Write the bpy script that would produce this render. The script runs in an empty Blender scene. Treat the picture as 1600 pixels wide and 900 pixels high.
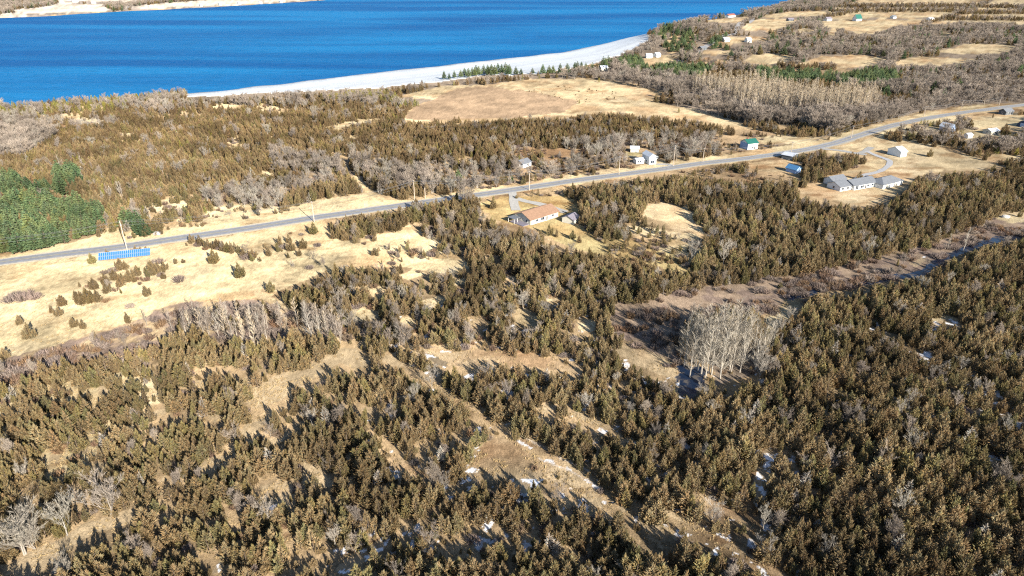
import bpy, bmesh, math, random
import numpy as np
from mathutils import Vector, Matrix

SC = bpy.context.scene
COL = SC.collection
RAD = math.radians

# ------------------------------------------------------------------ camera, sky, sun, exposure
H = 120.0                     # drone height
F = 1067.0                    # focal length in photo pixels
PITCH = math.atan2(520.0, F)  # below the horizon
SP, CP = math.sin(PITCH), math.cos(PITCH)
cam = bpy.data.cameras.new('camera'); cam.sensor_width = 36; cam.lens = 24.0
cam.clip_start = 1; cam.clip_end = 40000
camo = bpy.data.objects.new('camera', cam); COL.objects.link(camo)
camo.location = (0, 0, H); camo.rotation_euler = (math.pi/2 - PITCH, 0, 0)
SC.camera = camo

SUN_EL, SUN_AZ_TRAVEL = RAD(24.0), RAD(33.3)      # light travels 33 degrees to the left of the view
tx, ty, tz = -math.sin(SUN_AZ_TRAVEL)*math.cos(SUN_EL), math.cos(SUN_AZ_TRAVEL)*math.cos(SUN_EL), -math.sin(SUN_EL)
w = bpy.data.worlds.new('World'); SC.world = w; w.use_nodes = True
nt = w.node_tree
sky = nt.nodes.new('ShaderNodeTexSky'); sky.sky_type = 'NISHITA'; sky.sun_disc = False
sky.sun_elevation = SUN_EL
sky.sun_rotation = math.atan2(-tx, -ty)
sky.air_density = 1.0; sky.dust_density = 0.3; sky.ozone_density = 2.0; sky.altitude = 100
nt.links.new(sky.outputs[0], nt.nodes['Background'].inputs[0])
nt.nodes['Background'].inputs[1].default_value = 0.085
sun = bpy.data.lights.new('sun', 'SUN'); sun.energy = 5.0; sun.angle = RAD(0.5); sun.color = (1.0, 0.93, 0.80)
suno = bpy.data.objects.new('sun', sun); COL.objects.link(suno)
suno.rotation_euler = Vector((tx, ty, tz)).to_track_quat('-Z', 'Y').to_euler()
suno.location = (100, -200, 300)
SC.view_settings.view_transform = 'Standard'; SC.view_settings.look = 'None'
SC.view_settings.exposure = 1.15; SC.view_settings.gamma = 1.0
SC.cycles.use_denoising = False
SC.cycles.max_bounces = 4; SC.cycles.diffuse_bounces = 2; SC.cycles.glossy_bounces = 2
SC.cycles.transmission_bounces = 2; SC.cycles.transparent_max_bounces = 4
SC.cycles.filter_width = 1.2

# ------------------------------------------------------------------ projection and relief
def project(x, y, z):
    d = z - H
    zc = y*CP - d*SP
    yc = y*SP + d*CP
    zc = np.maximum(zc, 1e-3)
    return 800 + F*x/zc, 450 - F*yc/zc, zc

def ray(px, py):
    X, Y = (px-800)/F, (450-py)/F
    return X, CP + Y*SP, -SP + Y*CP

def at_plane(px, py, z=0.0):
    dx, dy, dz = ray(px, py)
    t = (z-H)/dz
    return (dx*t, dy*t)

def _hash(ix, iy, s):
    n = (ix.astype(np.int64)*374761393 + iy.astype(np.int64)*668265263 + s*1442695041) & 0xffffffff
    n = ((n ^ (n >> 13))*1274126177) & 0xffffffff
    n = (n ^ (n >> 16)) & 0xffffff
    return n/float(0xffffff)

def vnoise(x, y, scale, s=0):
    x = np.asarray(x, float)/scale; y = np.asarray(y, float)/scale
    ix = np.floor(x); iy = np.floor(y); fx = x-ix; fy = y-iy
    fx = fx*fx*(3-2*fx); fy = fy*fy*(3-2*fy)
    a = _hash(ix, iy, s); b = _hash(ix+1, iy, s); c = _hash(ix, iy+1, s); d = _hash(ix+1, iy+1, s)
    return (a*(1-fx)+b*fx)*(1-fy) + (c*(1-fx)+d*fx)*fy

def fbm(x, y, scale, s=0, o=4):
    t = 0; a = 1; n = 0
    for k in range(o):
        t = t + a*vnoise(x, y, scale/2**k, s+k*17); n += a; a *= .55
    return t/n

WATER_Z = -1.0
LAKE_PX = [(-900,95),(-300,50),(0,28),(60,26),(150,20),(250,15),(350,10),(450,4),(500,1),(540,-8),(700,-22),(900,-36),(1200,-44),(1500,-46),
           (1400,-22),(1300,-6),(1240,4),(1200,16),(1150,24),(1110,31),(1075,40),(1045,50),(1025,60),(1012,60),
           (1008,56.5),(970,63),(930,72),(880,82),(800,91),(700,102),(600,113),(520,122),(460,130),(400,136),(340,143),
           (300,147),(250,152),(185,157),(100,163),(25,171),(-100,178),(-400,190),(-900,215)]
LAKE = np.array([at_plane(px, py, WATER_Z) for px, py in LAKE_PX])

def poly_sd(x, y, P):
    """signed distance to polygon P, negative inside"""
    best = np.full(x.shape, 1e12); ins = np.zeros(x.shape, bool)
    n = len(P)
    for i in range(n):
        ax, ay = P[i]; bx, by = P[(i+1) % n]
        ex, ey = bx-ax, by-ay
        t = np.clip(((x-ax)*ex+(y-ay)*ey)/(ex*ex+ey*ey), 0, 1)
        d = (x-ax-t*ex)**2 + (y-ay-t*ey)**2
        best = np.minimum(best, d)
        c = ((ay > y) != (by > y))
        xi = ax + (y-ay)*ex/(ey if abs(ey) > 1e-9 else 1e-9)
        ins ^= c & (x < xi)
    return np.where(ins, -1, 1)*np.sqrt(best)

HILL = at_plane(1130, 66)
def height(x, y, sd=None):
    x = np.asarray(x, float); y = np.asarray(y, float)
    if sd is None:
        sd = np.full(x.shape, 500.0)
        m = y > 450
        if m.any():
            sd[m] = poly_sd(x[m], y[m], LAKE)
    sdn = sd + (vnoise(x, y, 22, 5)-.5)*7
    up = np.clip(sd/220.0, 0, 1)
    base = 0.2 + up*fbm(x, y, 170, 3, 3)*5.0
    hl = 24*np.exp(-(((x-HILL[0])/170)**2 + ((y-HILL[1])/190)**2))*np.clip(sd/70, 0, 1)**.7
    far = np.clip((y-900)/1500, 0, 1)*np.clip((x-250)/500, 0, 1)*18*np.clip(sd/300, 0, 1)
    base = base + hl + far
    shore = np.clip((sdn+6)/14, -1.5, 1)
    return np.where(sdn < 8, np.where(shore > 0, -1.3+shore*(1.3+base), -1.3+shore*2.2), base)

def height1(x, y):
    return float(height(np.array([x]), np.array([y]))[0])

def ground(px, py):
    """the point of the ground seen at a photo pixel"""
    z = 0.0
    for _ in range(12):
        x, y = at_plane(px, py, z)
        z = .5*z + .5*height1(x, y)
    return Vector((x, y, height1(x, y)))

def scale_at(v):
    return F/(v.y*CP - (v.z-H)*SP)

# ------------------------------------------------------------------ land cover map (drawn from the photograph)
X0, X1, Y0, Y1 = -500, 2100, -70, 1400
W_, H_ = X1-X0, Y1-Y0
VEG = np.full((H_, W_), 1, np.uint8)
GND = np.full((H_, W_), 1, np.uint8)
HOLD = np.zeros((H_, W_), bool)       # nothing tall may stand in front of these
HARD = np.zeros((H_, W_), bool)       # nothing at all may

def fill(P, *targets):
    P = np.array(P, float)
    x0 = int(max(X0, P[:,0].min()-1)); x1 = int(min(X1, P[:,0].max()+2))
    y0 = int(max(Y0, P[:,1].min()-1)); y1 = int(min(Y1, P[:,1].max()+2))
    if x1 <= x0 or y1 <= y0: return
    gx, gy = np.meshgrid(np.arange(x0, x1)+.5, np.arange(y0, y1)+.5)
    ins = np.zeros(gx.shape, bool); n = len(P)
    for i in range(n):
        ax, ay = P[i]; bx, by = P[(i+1) % n]
        if ay == by: continue
        ins ^= ((ay > gy) != (by > gy)) & (gx < ax + (gy-ay)*(bx-ax)/(by-ay))
    for arr, val in targets:
        sub = arr[y0-Y0:y1-Y0, x0-X0:x1-X0]; sub[ins] = val

def band(pts, wid):
    """polygon round a polyline, wid = half height in pixels at each point"""
    if not isinstance(wid, (list, tuple)): wid = [wid]*len(pts)
    return [(x, y-w_) for (x, y), w_ in zip(pts, wid)] + [(x, y+w_) for (x, y), w_ in reversed(list(zip(pts, wid)))]

# vegetation codes
OPEN, CEDAR, SCRUB, SEMI, BARE, POPLAR, PINE, YELLOW, MARSH, MIXED, FARMIX, BIRCH, HEDGE, TUSSOCK, MIDWOOD, YARD, THIN, YOUNG, MIXC = range(19)
# ground codes
G_FLOOR, G_STRAW, G_BROWN, G_MARSH, G_BEACH, G_SNOW, G_PALE, G_LAWN, G_FAR, G_PATH, G_HAY, G_RUST, G_LITTER, G_CREEK, G_DRY = 1, 2, 3, 4, 5, 6, 7, 8, 9, 10, 11, 12, 13, 14, 15

def V(veg, gnd, P, hold=None):
    t = []
    if veg is not None: t.append((VEG, veg))
    if gnd is not None: t.append((GND, gnd))
    if hold is None: hold = veg == OPEN
    t.append((HOLD, bool(hold)))
    fill(P, *t)

BIG = 2200
# --- beyond the road, left and middle: brown cedar woods
V(MIDWOOD, G_FLOOR, [(-600,120),(0,150),(400,140),(700,130),(900,120),(2200,120),(2200,175),(1560,168),(1440,183),(1300,225),(1200,243),(1000,270),(820,294),(540,334),(400,355),(200,384),(0,410),(-600,480)])
V(YELLOW, G_FLOOR, [(-500,160),(25,165),(100,156),(185,152),(260,148),(330,142),(400,138),(430,146),(380,152),(300,157),(230,166),(190,172),(100,176),(0,180),(-500,200)])
V(THIN, G_RUST, [(-200,180),(0,180),(60,178),(160,180),(185,190),(180,200),(120,200),(60,205),(-200,210)])
V(BARE, G_LITTER, [(-200,210),(0,208),(50,206),(90,212),(60,230),(40,242),(0,246),(-200,260)])
V(SCRUB, G_STRAW, [(60,181),(110,178),(160,182),(185,192),(150,194),(110,190),(70,189)])
V(MIXED, G_LITTER, [(185,165),(300,150),(430,138),(560,132),(700,124),(760,112),(900,112),(900,124),(830,124),(760,132),(700,136),(690,152),(640,168),(520,160),(430,168),(300,170),(250,180)])
V(YELLOW, None, [(480,148),(560,142),(620,146),(680,150),(675,160),(640,166),(600,158),(560,152),(500,154)])
for P in ([(400,163),(415,160),(445,168),(440,178),(405,175)], [(505,198),(540,186),(590,181),(620,186),(570,194),(520,203)],
          [(350,214),(385,210),(375,220),(405,226),(360,234)], [(400,266),(425,258),(448,262),(440,272),(408,275)],
          [(430,292),(452,284),(492,290),(482,299),(440,300)], [(320,165),(350,160),(395,165),(380,172),(340,172)],
          [(180,203),(215,207),(205,214),(182,212)], [(200,217),(225,222),(205,225)], [(620,188),(660,180),(700,186),(650,192)],
          [(700,228),(740,224),(770,226),(735,236)], [(530,214),(560,208),(580,212),(550,220)], [(225,322),(262,312),(300,316),(290,330),(250,335),(232,332)],
          [(288,352),(320,330),(350,318),(395,312),(430,300),(440,312),(400,322),(345,336),(300,345)]):
    V(SCRUB, G_STRAW, P)
V(THIN, G_RUST, [(395,310),(420,290),(460,275),(520,265),(545,268),(520,285),(470,300),(445,318),(400,325)])
V(THIN, G_RUST, [(300,300),(400,285),(430,300),(400,318),(330,322)])
V(MIXED, G_LITTER, [(425,240),(560,250),(640,262),(760,262),(830,255),(830,285),(760,290),(660,298),(600,300),(545,272),(430,270)])
V(THIN, G_RUST, [(670,255),(720,262),(800,262),(830,268),(820,284),(760,290),(700,288),(680,275)])
# bare trees and scrub round the houses north of the road
V(THIN, G_RUST, [(820,232),(900,222),(980,215),(1080,212),(1160,208),(1240,208),(1300,205),(1290,216),(1180,222),(1110,240),(1040,252),(980,258),(900,272),(840,276)])
V(SCRUB, G_RUST, [(765,238),(800,224),(880,226),(905,236),(895,250),(865,262),(835,262),(828,248),(800,243)])
V(SCRUB, G_RUST, [(1130,208),(1200,202),(1290,205),(1330,205),(1290,218),(1200,228),(1130,238),(1100,230)])
V(OPEN, G_STRAW, [(1180,215),(1250,206),(1300,205),(1310,214),(1250,226),(1215,222),(1195,224)])
V(OPEN, G_LAWN, [(970,238),(990,236),(1005,240),(1000,246),(992,246),(980,246)])
# green pine plantation
V(PINE, G_FLOOR, [(-500,345),(-100,322),(0,314),(60,312),(110,318),(160,325),(165,345),(150,358),(110,372),(60,385),(0,392),(-500,455)])
V(PINE, G_FLOOR, [(-200,285),(0,282),(25,280),(45,292),(40,305),(0,305),(-200,310)])
V(SCRUB, G_RUST, [(45,282),(60,278),(90,290),(140,312),(60,310),(48,300)])
V(PINE, G_FLOOR, [(84,275),(104,268),(126,275),(125,288),(96,302),(86,290)])
V(PINE, G_FLOOR, [(58,290),(72,290),(72,303),(58,303)])
V(PINE, G_FLOOR, [(200,348),(225,346),(232,368),(210,370)])
# verges north of the road
V(OPEN, G_STRAW, [(-500,470),(-500,458),(0,398),(60,390),(112,378),(135,370),(165,364),(200,370),(235,366),(255,352),(285,344),(300,348),(340,340),(360,330),(400,322),(430,330),(465,322),(500,312),(545,306),(570,300),(563,288),(572,287),(585,300),(605,311),(650,312),(720,300),(800,290),(880,276),(900,272),(980,262),(1040,250),(1100,246),(1160,237),(1200,233),(1260,222),(1320,208),(1400,186),(1440,178),(1500,168),(1560,163),(1560,175),(1440,190),(1340,215),(1200,247),(1000,275),(820,300),(540,338),(400,360),(200,390),(0,415)])
V(SCRUB, G_STRAW, [(150,366),(165,358),(205,356),(230,366),(240,360),(262,350),(262,356),(238,370),(200,374),(160,374)])
V(SCRUB, G_STRAW, [(270,345),(330,335),(345,340),(290,350)])
V(SCRUB, G_STRAW, [(355,338),(430,318),(455,322),(400,338)])
V(OPEN, G_PATH, band([(600,312),(585,302),(572,289),(556,275),(545,262),(532,244)], [4,4,3,3,2.5,2.5]))
# meadow on the rise, the brown field, tree belts
V(OPEN, G_HAY, [(618,152),(640,146),(700,134),(760,132),(840,123),(900,123),(950,127),(1000,136),(1040,148),(1060,158),(1100,168),(1130,180),(1165,190),(1210,196),(1280,203),(1270,210),(1200,206),(1150,198),(1120,193),(1080,186),(1000,178),(950,174),(880,182),(800,184),(700,187),(640,188),(636,178),(660,164),(690,156)])
V(OPEN, G_BROWN, [(628,187),(648,169),(688,150),(716,137),(770,136),(850,147),(906,159),(888,173),(800,185),(700,188)])
V(TUSSOCK, None, [(822,135),(880,130),(930,134),(975,142),(960,152),(910,158),(870,150),(830,142)])
V(BARE, G_LITTER, [(1020,158),(1010,148),(1040,150),(1100,160),(1170,176),(1240,190),(1300,198),(1320,205),(1290,212),(1240,204),(1180,196),(1130,184),(1080,170)])
V(CEDAR, G_FLOOR, [(1005,150),(1030,148),(1060,155),(1055,162),(1020,161)])
V(BARE, G_LITTER, [(860,112),(960,110),(1060,118),(1120,130),(1200,150),(1300,168),(1440,160),(1600,130),(1900,120),(1900,168),(1560,162),(1500,166),(1440,174),(1390,186),(1320,202),(1290,200),(1200,180),(1120,160),(1060,150),(1000,134),(950,125),(900,120),(860,122)])
V(SEMI, G_FLOOR, [(1160,192),(1240,192),(1300,205),(1315,210),(1290,216),(1240,208),(1180,200)])
# the cedar wood with its dark brown crowns north of the road
V(CEDAR, G_FLOOR, [(700,192),(800,186),(880,184),(950,176),(1000,180),(1080,188),(1120,196),(1120,212),(1060,214),(980,216),(900,224),(860,228),(790,222),(720,224),(660,230),(600,240),(560,250),(545,235),(560,215),(620,196)])

# --- the far right: woods, fields and hedges
V(FARMIX, G_LITTER, [(1012,60),(1025,52),(1045,40),(1075,26),(1100,18),(1150,12),(1200,6),(1240,-4),(1320,-20),(2300,-60),(2300,150),(1600,150),(1400,150),(1200,112),(1080,112),(960,112),(930,98),(985,80)])
V(BARE, G_LITTER, [(950,105),(975,82),(1010,62),(1040,52),(1085,50),(1090,70),(1060,76),(1000,82),(985,98)])
V(PINE, G_FLOOR, [(960,95),(985,92),(1010,97),(1060,98),(1070,104),(1110,104),(1100,118),(1060,124),(1020,116),(980,112)])
V(PINE, G_FLOOR, [(1036,68),(1060,48),(1082,50),(1085,66),(1080,82),(1050,84),(1040,82)])
V(PINE, G_FLOOR, [(1026,58),(1036,46),(1050,40),(1054,50),(1040,60)])
V(PINE, G_FLOOR, [(1105,62),(1125,56),(1145,64),(1140,78),(1110,76)])
V(PINE, G_FLOOR, [(1180,112),(1200,106),(1260,109),(1320,110),(1380,112),(1408,120),(1405,130),(1385,136),(1350,136),(1300,130),(1240,128),(1190,126)])
V(POPLAR, G_LITTER, [(1075,148),(1090,136),(1180,138),(1240,150),(1310,154),(1376,157),(1372,172),(1320,182),(1260,180),(1180,170),(1120,152)])
V(MIXED, G_LITTER, [(1400,118),(1470,116),(1600,118),(1800,120),(1800,140),(1600,135),(1480,135),(1410,135)])
fields = [[(1196,24),(1240,18),(1290,17),(1312,20),(1285,26),(1240,27),(1196,28)], [(1196,29),(1240,30),(1252,32),(1232,40),(1206,50),(1196,48)],
 [(1288,27),(1318,19),(1388,18),(1376,24),(1356,30),(1340,31),(1300,31)], [(1284,33),(1340,32),(1400,31),(1440,30),(1498,29),(1470,34),(1440,38),(1400,41),(1366,54),(1340,53),(1312,44),(1306,56),(1296,55),(1300,44),(1284,44)],
 [(1320,9),(1345,0),(1400,-6),(1530,-8),(1546,-2),(1538,7)], [(1300,15),(1312,11),(1508,10),(1500,14)], [(1392,18),(1496,18),(1482,25),(1440,29),(1350,29)],
 [(1522,17),(1530,11),(1592,13),(1588,17)], [(1492,24),(1502,20),(1620,21),(1760,22),(1760,28),(1500,28)], [(1452,38),(1482,31),(1500,30),(1640,31),(1760,32),(1760,40),(1600,38),(1500,34),(1460,39)],
 [(1542,7),(1556,-2),(1600,-4),(1700,-6),(1640,4),(1582,8)], [(1462,82),(1488,75),(1512,69),(1560,69),(1592,73),(1576,82),(1530,86)],
 [(1238,103),(1262,96),(1282,88),(1350,87),(1394,92),(1366,101),(1322,110),(1270,109)], [(1392,100),(1412,93),(1440,89),(1500,91),(1532,95),(1500,101),(1430,103)],
 [(1158,46),(1172,34),(1190,29),(1200,29),(1200,46),(1180,48)], [(1162,97),(1176,86),(1200,84),(1240,87),(1230,99),(1190,102)],
 [(1098,80),(1130,78),(1152,83),(1120,87),(1100,86)], [(1004,93),(1040,86),(1064,86),(1064,91),(1040,97),(1008,98)],
 [(1100,32),(1150,28),(1182,25),(1160,33),(1150,37),(1110,35)], [(1472,50),(1490,51),(1484,57),(1472,56)], [(1242,47),(1260,45),(1278,48),(1260,51)],
 [(1128,60),(1165,58),(1200,57),(1200,64),(1145,68)], [(1590,80),(1640,78),(1700,80),(1640,84)], [(1540,97),(1556,94),(1580,97)]]
for P in fields: V(OPEN, G_HAY, P)
V(SCRUB, G_RUST, [(1082,104),(1100,92),(1130,93),(1200,101),(1290,106),(1240,112),(1150,106)])
V(SCRUB, G_HAY, [(1040,98),(1075,96),(1082,104),(1060,106)])
for L in ([(1300,16.5),(1400,16),(1500,16),(1515,17)], [(1312,9.5),(1400,9),(1520,9),(1600,11)], [(1500,19),(1600,19.5),(1700,20)], [(1482,29),(1600,29.5),(1700,30)],
          [(1284,27),(1330,18),(1360,15)], [(1440,36),(1470,31),(1500,22),(1520,14),(1545,4)], [(1200,52),(1240,56),(1290,57)], [(1216,101),(1250,104),(1290,104),(1306,106)]):
    V(HEDGE, G_FLOOR, band(L, 1.9))
# shore ice shelf: the pale beach
NOHOLDB = 1
V(OPEN, G_BEACH, [(1014,50),(970,52),(930,60),(880,70),(800,79),(700,90),(600,101),(520,110),(460,118),(400,124),(340,131),(296,137),(290,151),(340,150),(400,147),(500,142),(600,137),(640,132),(700,127),(760,118),(800,117),(850,114),(900,107),(930,99),(960,89),(985,79),(1015,63)], hold=True)
# far shore
V(FARMIX, G_FAR, [(-900,95),(-300,50),(0,28),(60,26),(150,20),(250,15),(350,10),(450,4),(500,1),(540,-8),(540,-60),(-900,-60)])
for P in ([(20,16),(60,12),(100,5),(160,8),(175,16),(100,21),(40,22)], [(190,12),(260,5),(330,0),(500,-4),(450,3),(350,9),(250,13)], [(80,2),(110,-2),(240,-4),(200,3)], [(0,22),(30,20),(50,25),(0,28)]):
    V(OPEN, G_PALE, P)

# --- south of the road
V(CEDAR, G_FLOOR, [(-500,480),(0,414),(200,388),(400,360),(540,338),(700,314),(820,300),(1000,276),(1200,250),(1300,232),(1400,208),(1560,180),(2100,150),(2100,1400),(-500,1400)])
V(OPEN, G_STRAW, [(-500,490),(0,414),(100,402),(240,386),(400,360),(500,344),(520,346),(505,368),(470,392),(440,402),(500,412),(520,426),(480,440),(440,452),(425,462),(350,470),(280,482),(240,497),(200,505),(150,520),(100,538),(40,555),(0,562),(-200,600),(-500,640)])
V(SCRUB, G_STRAW, [(296,371),(330,374),(400,380),(450,392),(480,400),(450,412),(400,405),(350,388),(305,380)])
V(SCRUB, G_STRAW, [(150,418),(190,405),(240,400),(262,408),(260,425),(225,440),(190,455),(150,470),(110,462),(120,440)])
V(SCRUB, G_STRAW, [(400,362),(500,346),(530,352),(520,375),(640,360),(700,350),(745,372),(720,400),(742,424),(700,428),(640,418),(560,420),(505,422),(460,404),(400,388)])
V(CEDAR, G_FLOOR, [(505,345),(545,336),(600,326),(660,315),(715,305),(740,300),(770,318),(740,335),(700,330),(640,346),(600,364),(560,370),(520,366)])
V(OPEN, G_STRAW, [(520,377),(560,374),(600,368),(630,356),(650,347),(672,342),(690,348),(665,362),(620,378),(560,388),(520,390)])
V(OPEN, G_STRAW, [(450,402),(500,398),(560,396),(600,404),(560,410),(500,412)])
V(OPEN, G_PATH, [(395,452),(425,461),(442,468),(458,484),(475,493),(462,495),(442,484),(425,470),(395,461)])
V(MARSH, G_MARSH, [(-300,610),(0,560),(60,545),(140,525),(230,498),(262,502),(295,520),(250,536),(200,556),(140,570),(60,590),(0,612),(-300,680)])
V(SEMI, G_STRAW, [(-500,660),(0,610),(60,592),(140,572),(210,560),(235,580),(260,620),(235,660),(170,690),(120,740),(60,760),(0,740),(-500,800)])
V(BIRCH, G_MARSH, [(225,505),(245,485),(290,474),(400,466),(430,474),(470,490),(520,502),(548,505),(545,528),(520,534),(470,532),(400,538),(330,532),(290,522)])
V(MIXED, G_LITTER, [(470,455),(560,480),(620,500),(690,520),(700,545),(640,540),(560,520),(540,500),(470,480)])
V(MIXC, G_FLOOR, [(500,428),(560,420),(640,418),(700,430),(742,424),(760,440),(850,450),(940,456),(960,470),(950,505),(975,530),(960,548),(900,556),(840,550),(742,545),(700,548),(640,530),(560,500),(480,480),(450,462)])
V(MIXC, G_FLOOR, [(640,350),(740,335),(800,355),(860,378),(900,392),(860,400),(760,390),(700,380)])
straw = [[(545,482),(565,478),(600,486),(596,500),(562,502),(546,494)], [(385,628),(395,606),(430,590),(480,576),(512,560),(530,544),(560,544),(582,566),(562,580),(532,572),(502,590),(480,602),(450,612),(440,626),(402,640)],
 [*band([(598,556),(640,575),(690,607),(730,634),(775,664),(806,684)], [7,6.5,6,5.5,5,4.5])],
 [(636,532),(660,545),(700,552),(742,548),(790,548),(840,554),(880,560),(912,572),(900,582),(862,576),(820,570),(780,566),(742,574),(715,572),(690,568),(650,555)],
 [(800,486),(825,481),(846,505),(832,516),(800,512)], [(895,500),(915,492),(935,505),(925,518),(905,515)], [(960,548),(975,540),(1000,540),(1036,556),(1062,580),(1056,596),(1020,580),(990,568)],
 [*band([(812,682),(860,706),(905,738),(950,774),(995,812)], 5.5)],
 [(690,768),(735,728),(760,690),(790,680),(810,690),(822,705),(860,722),(900,745),(940,780),(950,800),(915,785),(880,760),(840,748),(800,745),(760,745),(705,776)],
 [*band([(1036,798),(1085,824),(1140,856),(1195,885),(1290,948)], 6.5)],
 [(1000,820),(1030,822),(1050,838),(1060,860),(1040,870),(1010,850)], [(1085,778),(1112,768),(1130,782),(1150,798),(1200,838),(1196,844),(1145,808),(1100,792)],
 [(0,890),(40,862),(100,842),(130,818),(180,800),(214,790),(212,815),(150,832),(120,850),(75,880),(40,902),(0,905)], [(75,720),(80,702),(108,690),(110,700),(92,724)], [(32,786),(38,768),(62,768),(66,782)],
 [(295,738),(330,718),(368,700),(372,708),(330,734)], [(145,742),(148,724),(164,720),(166,738)], [(398,788),(402,748),(430,744),(458,758),(440,780)], [(468,752),(476,722),(504,736),(525,762),(508,765)],
 [(612,738),(612,718),(650,724),(678,752),(665,755),(640,736)], [(508,896),(520,876),(560,862),(600,842),(612,838),(598,862),(560,886),(525,905)], [(1010,470),(1040,462),(1060,470),(1040,480)],
 [(1450,502),(1462,488),(1508,500),(1508,508),(1476,506)], [(375,680),(392,660),(410,652),(430,648),(420,662),(392,684)], [(150,610),(170,600),(182,612),(165,626)], [(620,430),(650,420),(668,426),(640,438)],
 [(730,500),(750,492),(768,500),(760,512),(738,512)], [(1195,498),(1220,476),(1250,462),(1260,470),(1230,500),(1205,520)],
 [(420,690),(445,676),(455,684),(432,702)], [(240,760),(262,745),(268,756),(248,772)], [(890,650),(905,642),(935,655),(960,672),(948,676),(915,662)], [(1085,800),(1100,795),(1120,812),(1100,818)]]
straw += [[(560,452),(590,446),(612,452),(585,460)], [(655,470),(690,462),(705,470),(672,480)], [(780,436),(800,430),(815,438),(795,445)], [(850,468),(872,462),(880,472),(860,480)], [(705,440),(722,434),(735,442),(715,448)], [(620,500),(640,494),(650,504),(630,510)], [(560,640),(590,634),(600,648),(575,655)], [(300,600),(318,592),(330,604),(312,612)], [(235,640),(252,630),(262,644),(245,652)], [(330,650),(352,640),(356,652),(340,660)], [(600,690),(618,684),(628,696),(610,702)], [(120,700),(138,690),(142,702),(126,710)], [(440,840),(456,828),(466,842),(450,850)], [(230,830),(250,818),(262,828),(240,842)], [(550,790),(566,782),(574,796),(558,802)], [(840,640),(860,630),(872,640),(850,650)]]
for P in straw: V(OPEN, G_DRY if max(p[1] for p in P) > 540 else G_STRAW, P)
V(TUSSOCK, None, [(700,772),(740,728),(775,690),(805,700),(822,712),(860,728),(900,750),(935,785),(900,775),(840,752),(800,750),(750,752)], hold=True)
# marsh valley of the creek
V(MARSH, G_MARSH, [(950,505),(962,468),(1010,462),(1060,452),(1150,440),(1250,420),(1330,408),(1400,392),(1450,382),(1490,362),(1550,338),(1640,328),(1640,366),(1540,378),(1480,405),(1440,428),(1380,438),(1300,448),(1240,462),(1205,488),(1150,500),(1080,500),(1072,540),(1062,575),(1040,560),(1000,535),(970,528)])
V(OPEN, G_CREEK, [(1060,602),(1052,592),(1064,586),(1058,574),(1072,572),(1080,580),(1094,576),(1112,584),(1102,592),(1106,604),(1092,606),(1094,618),(1080,626),(1076,612),(1066,616)])
V(OPEN, G_CREEK, [(1136,575),(1142,558),(1168,552),(1170,568),(1150,580)])
V(TUSSOCK, G_LITTER, [(1062,560),(1080,545),(1140,535),(1190,545),(1200,575),(1170,592),(1140,600),(1116,606),(1122,585),(1108,568)], hold=True)
V(OPEN, G_CREEK, band([(1600,366),(1540,378),(1500,392),(1470,408),(1440,426),(1390,437),(1330,446),(1280,454),(1235,466)], [4,5,6,6,5,4,4,4,5]))  # ditch at the wood's foot; the cedars' shade over it is painted dark
V(OPEN, G_STRAW, [(1552,338),(1575,330),(1640,335),(1640,350),(1580,350)])
V(OPEN, G_MARSH, [(1000,470),(1060,460),(1150,446),(1190,450),(1120,470),(1060,482)])
# house yards
V(OPEN, G_LAWN, [(748,325),(752,316),(800,306),(880,306),(905,316),(905,335),(896,350),(930,358),(962,366),(1000,380),(1040,392),(1082,406),(1088,420),(1070,430),(1030,416),(960,402),(900,388),(865,378),(842,362),(828,356),(800,352),(770,340)])
V(CEDAR, G_FLOOR, [(905,350),(925,352),(960,362),(985,370),(980,378),(960,374),(925,364)])
V(SCRUB, G_LAWN, [(925,372),(960,368),(1000,382),(1040,394),(1084,408),(1088,422),(1066,430),(1030,418),(960,404),(915,392)])
V(OPEN, G_HAY, [(1003,332),(1010,320),(1040,317),(1076,322),(1086,340),(1082,350),(1102,358),(1106,366),(1080,362),(1062,368),(1040,350),(1015,342)])
V(SCRUB, G_STRAW, [(970,350),(1000,352),(1040,362),(1095,368),(1100,385),(1090,410),(1040,392),(1000,378)])
V(OPEN, G_HAY, [(1168,256),(1200,250),(1232,250),(1256,256),(1244,272),(1215,268),(1190,268),(1172,262)])
V(SCRUB, G_RUST, [(1080,270),(1140,264),(1180,268),(1240,275),(1260,284),(1220,292),(1150,286),(1090,282),(1000,280),(960,282),(1010,272)])
V(SCRUB, G_RUST, [(1010,272),(1060,264),(1090,262),(1110,266),(1060,280),(1000,284)])
V(OPEN, G_HAY, [(1244,296),(1262,288),(1290,285),(1310,272),(1350,256),(1362,246),(1340,244),(1300,246),(1290,236),(1340,222),(1400,206),(1440,218),(1500,236),(1560,250),(1590,258),(1530,266),(1480,268),(1432,274),(1420,296),(1400,304),(1390,314),(1350,322),(1300,314),(1250,304)])
V(CEDAR, G_FLOOR, [(1256,250),(1290,244),(1330,238),(1352,242),(1358,250),(1340,258),(1300,270),(1268,276),(1254,270)])
V(YARD, G_STRAW, [(1370,212),(1410,192),(1460,186),(1560,178),(1700,170),(1700,235),(1580,245),(1530,242),(1470,228),(1420,218)])
V(OPEN, G_STRAW, [(1500,190),(1530,180),(1600,180),(1600,196),(1560,196),(1520,196)])
V(SEMI, G_STRAW, [(1530,240),(1600,236),(1700,240),(1700,262),(1600,262),(1560,254)])
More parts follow.
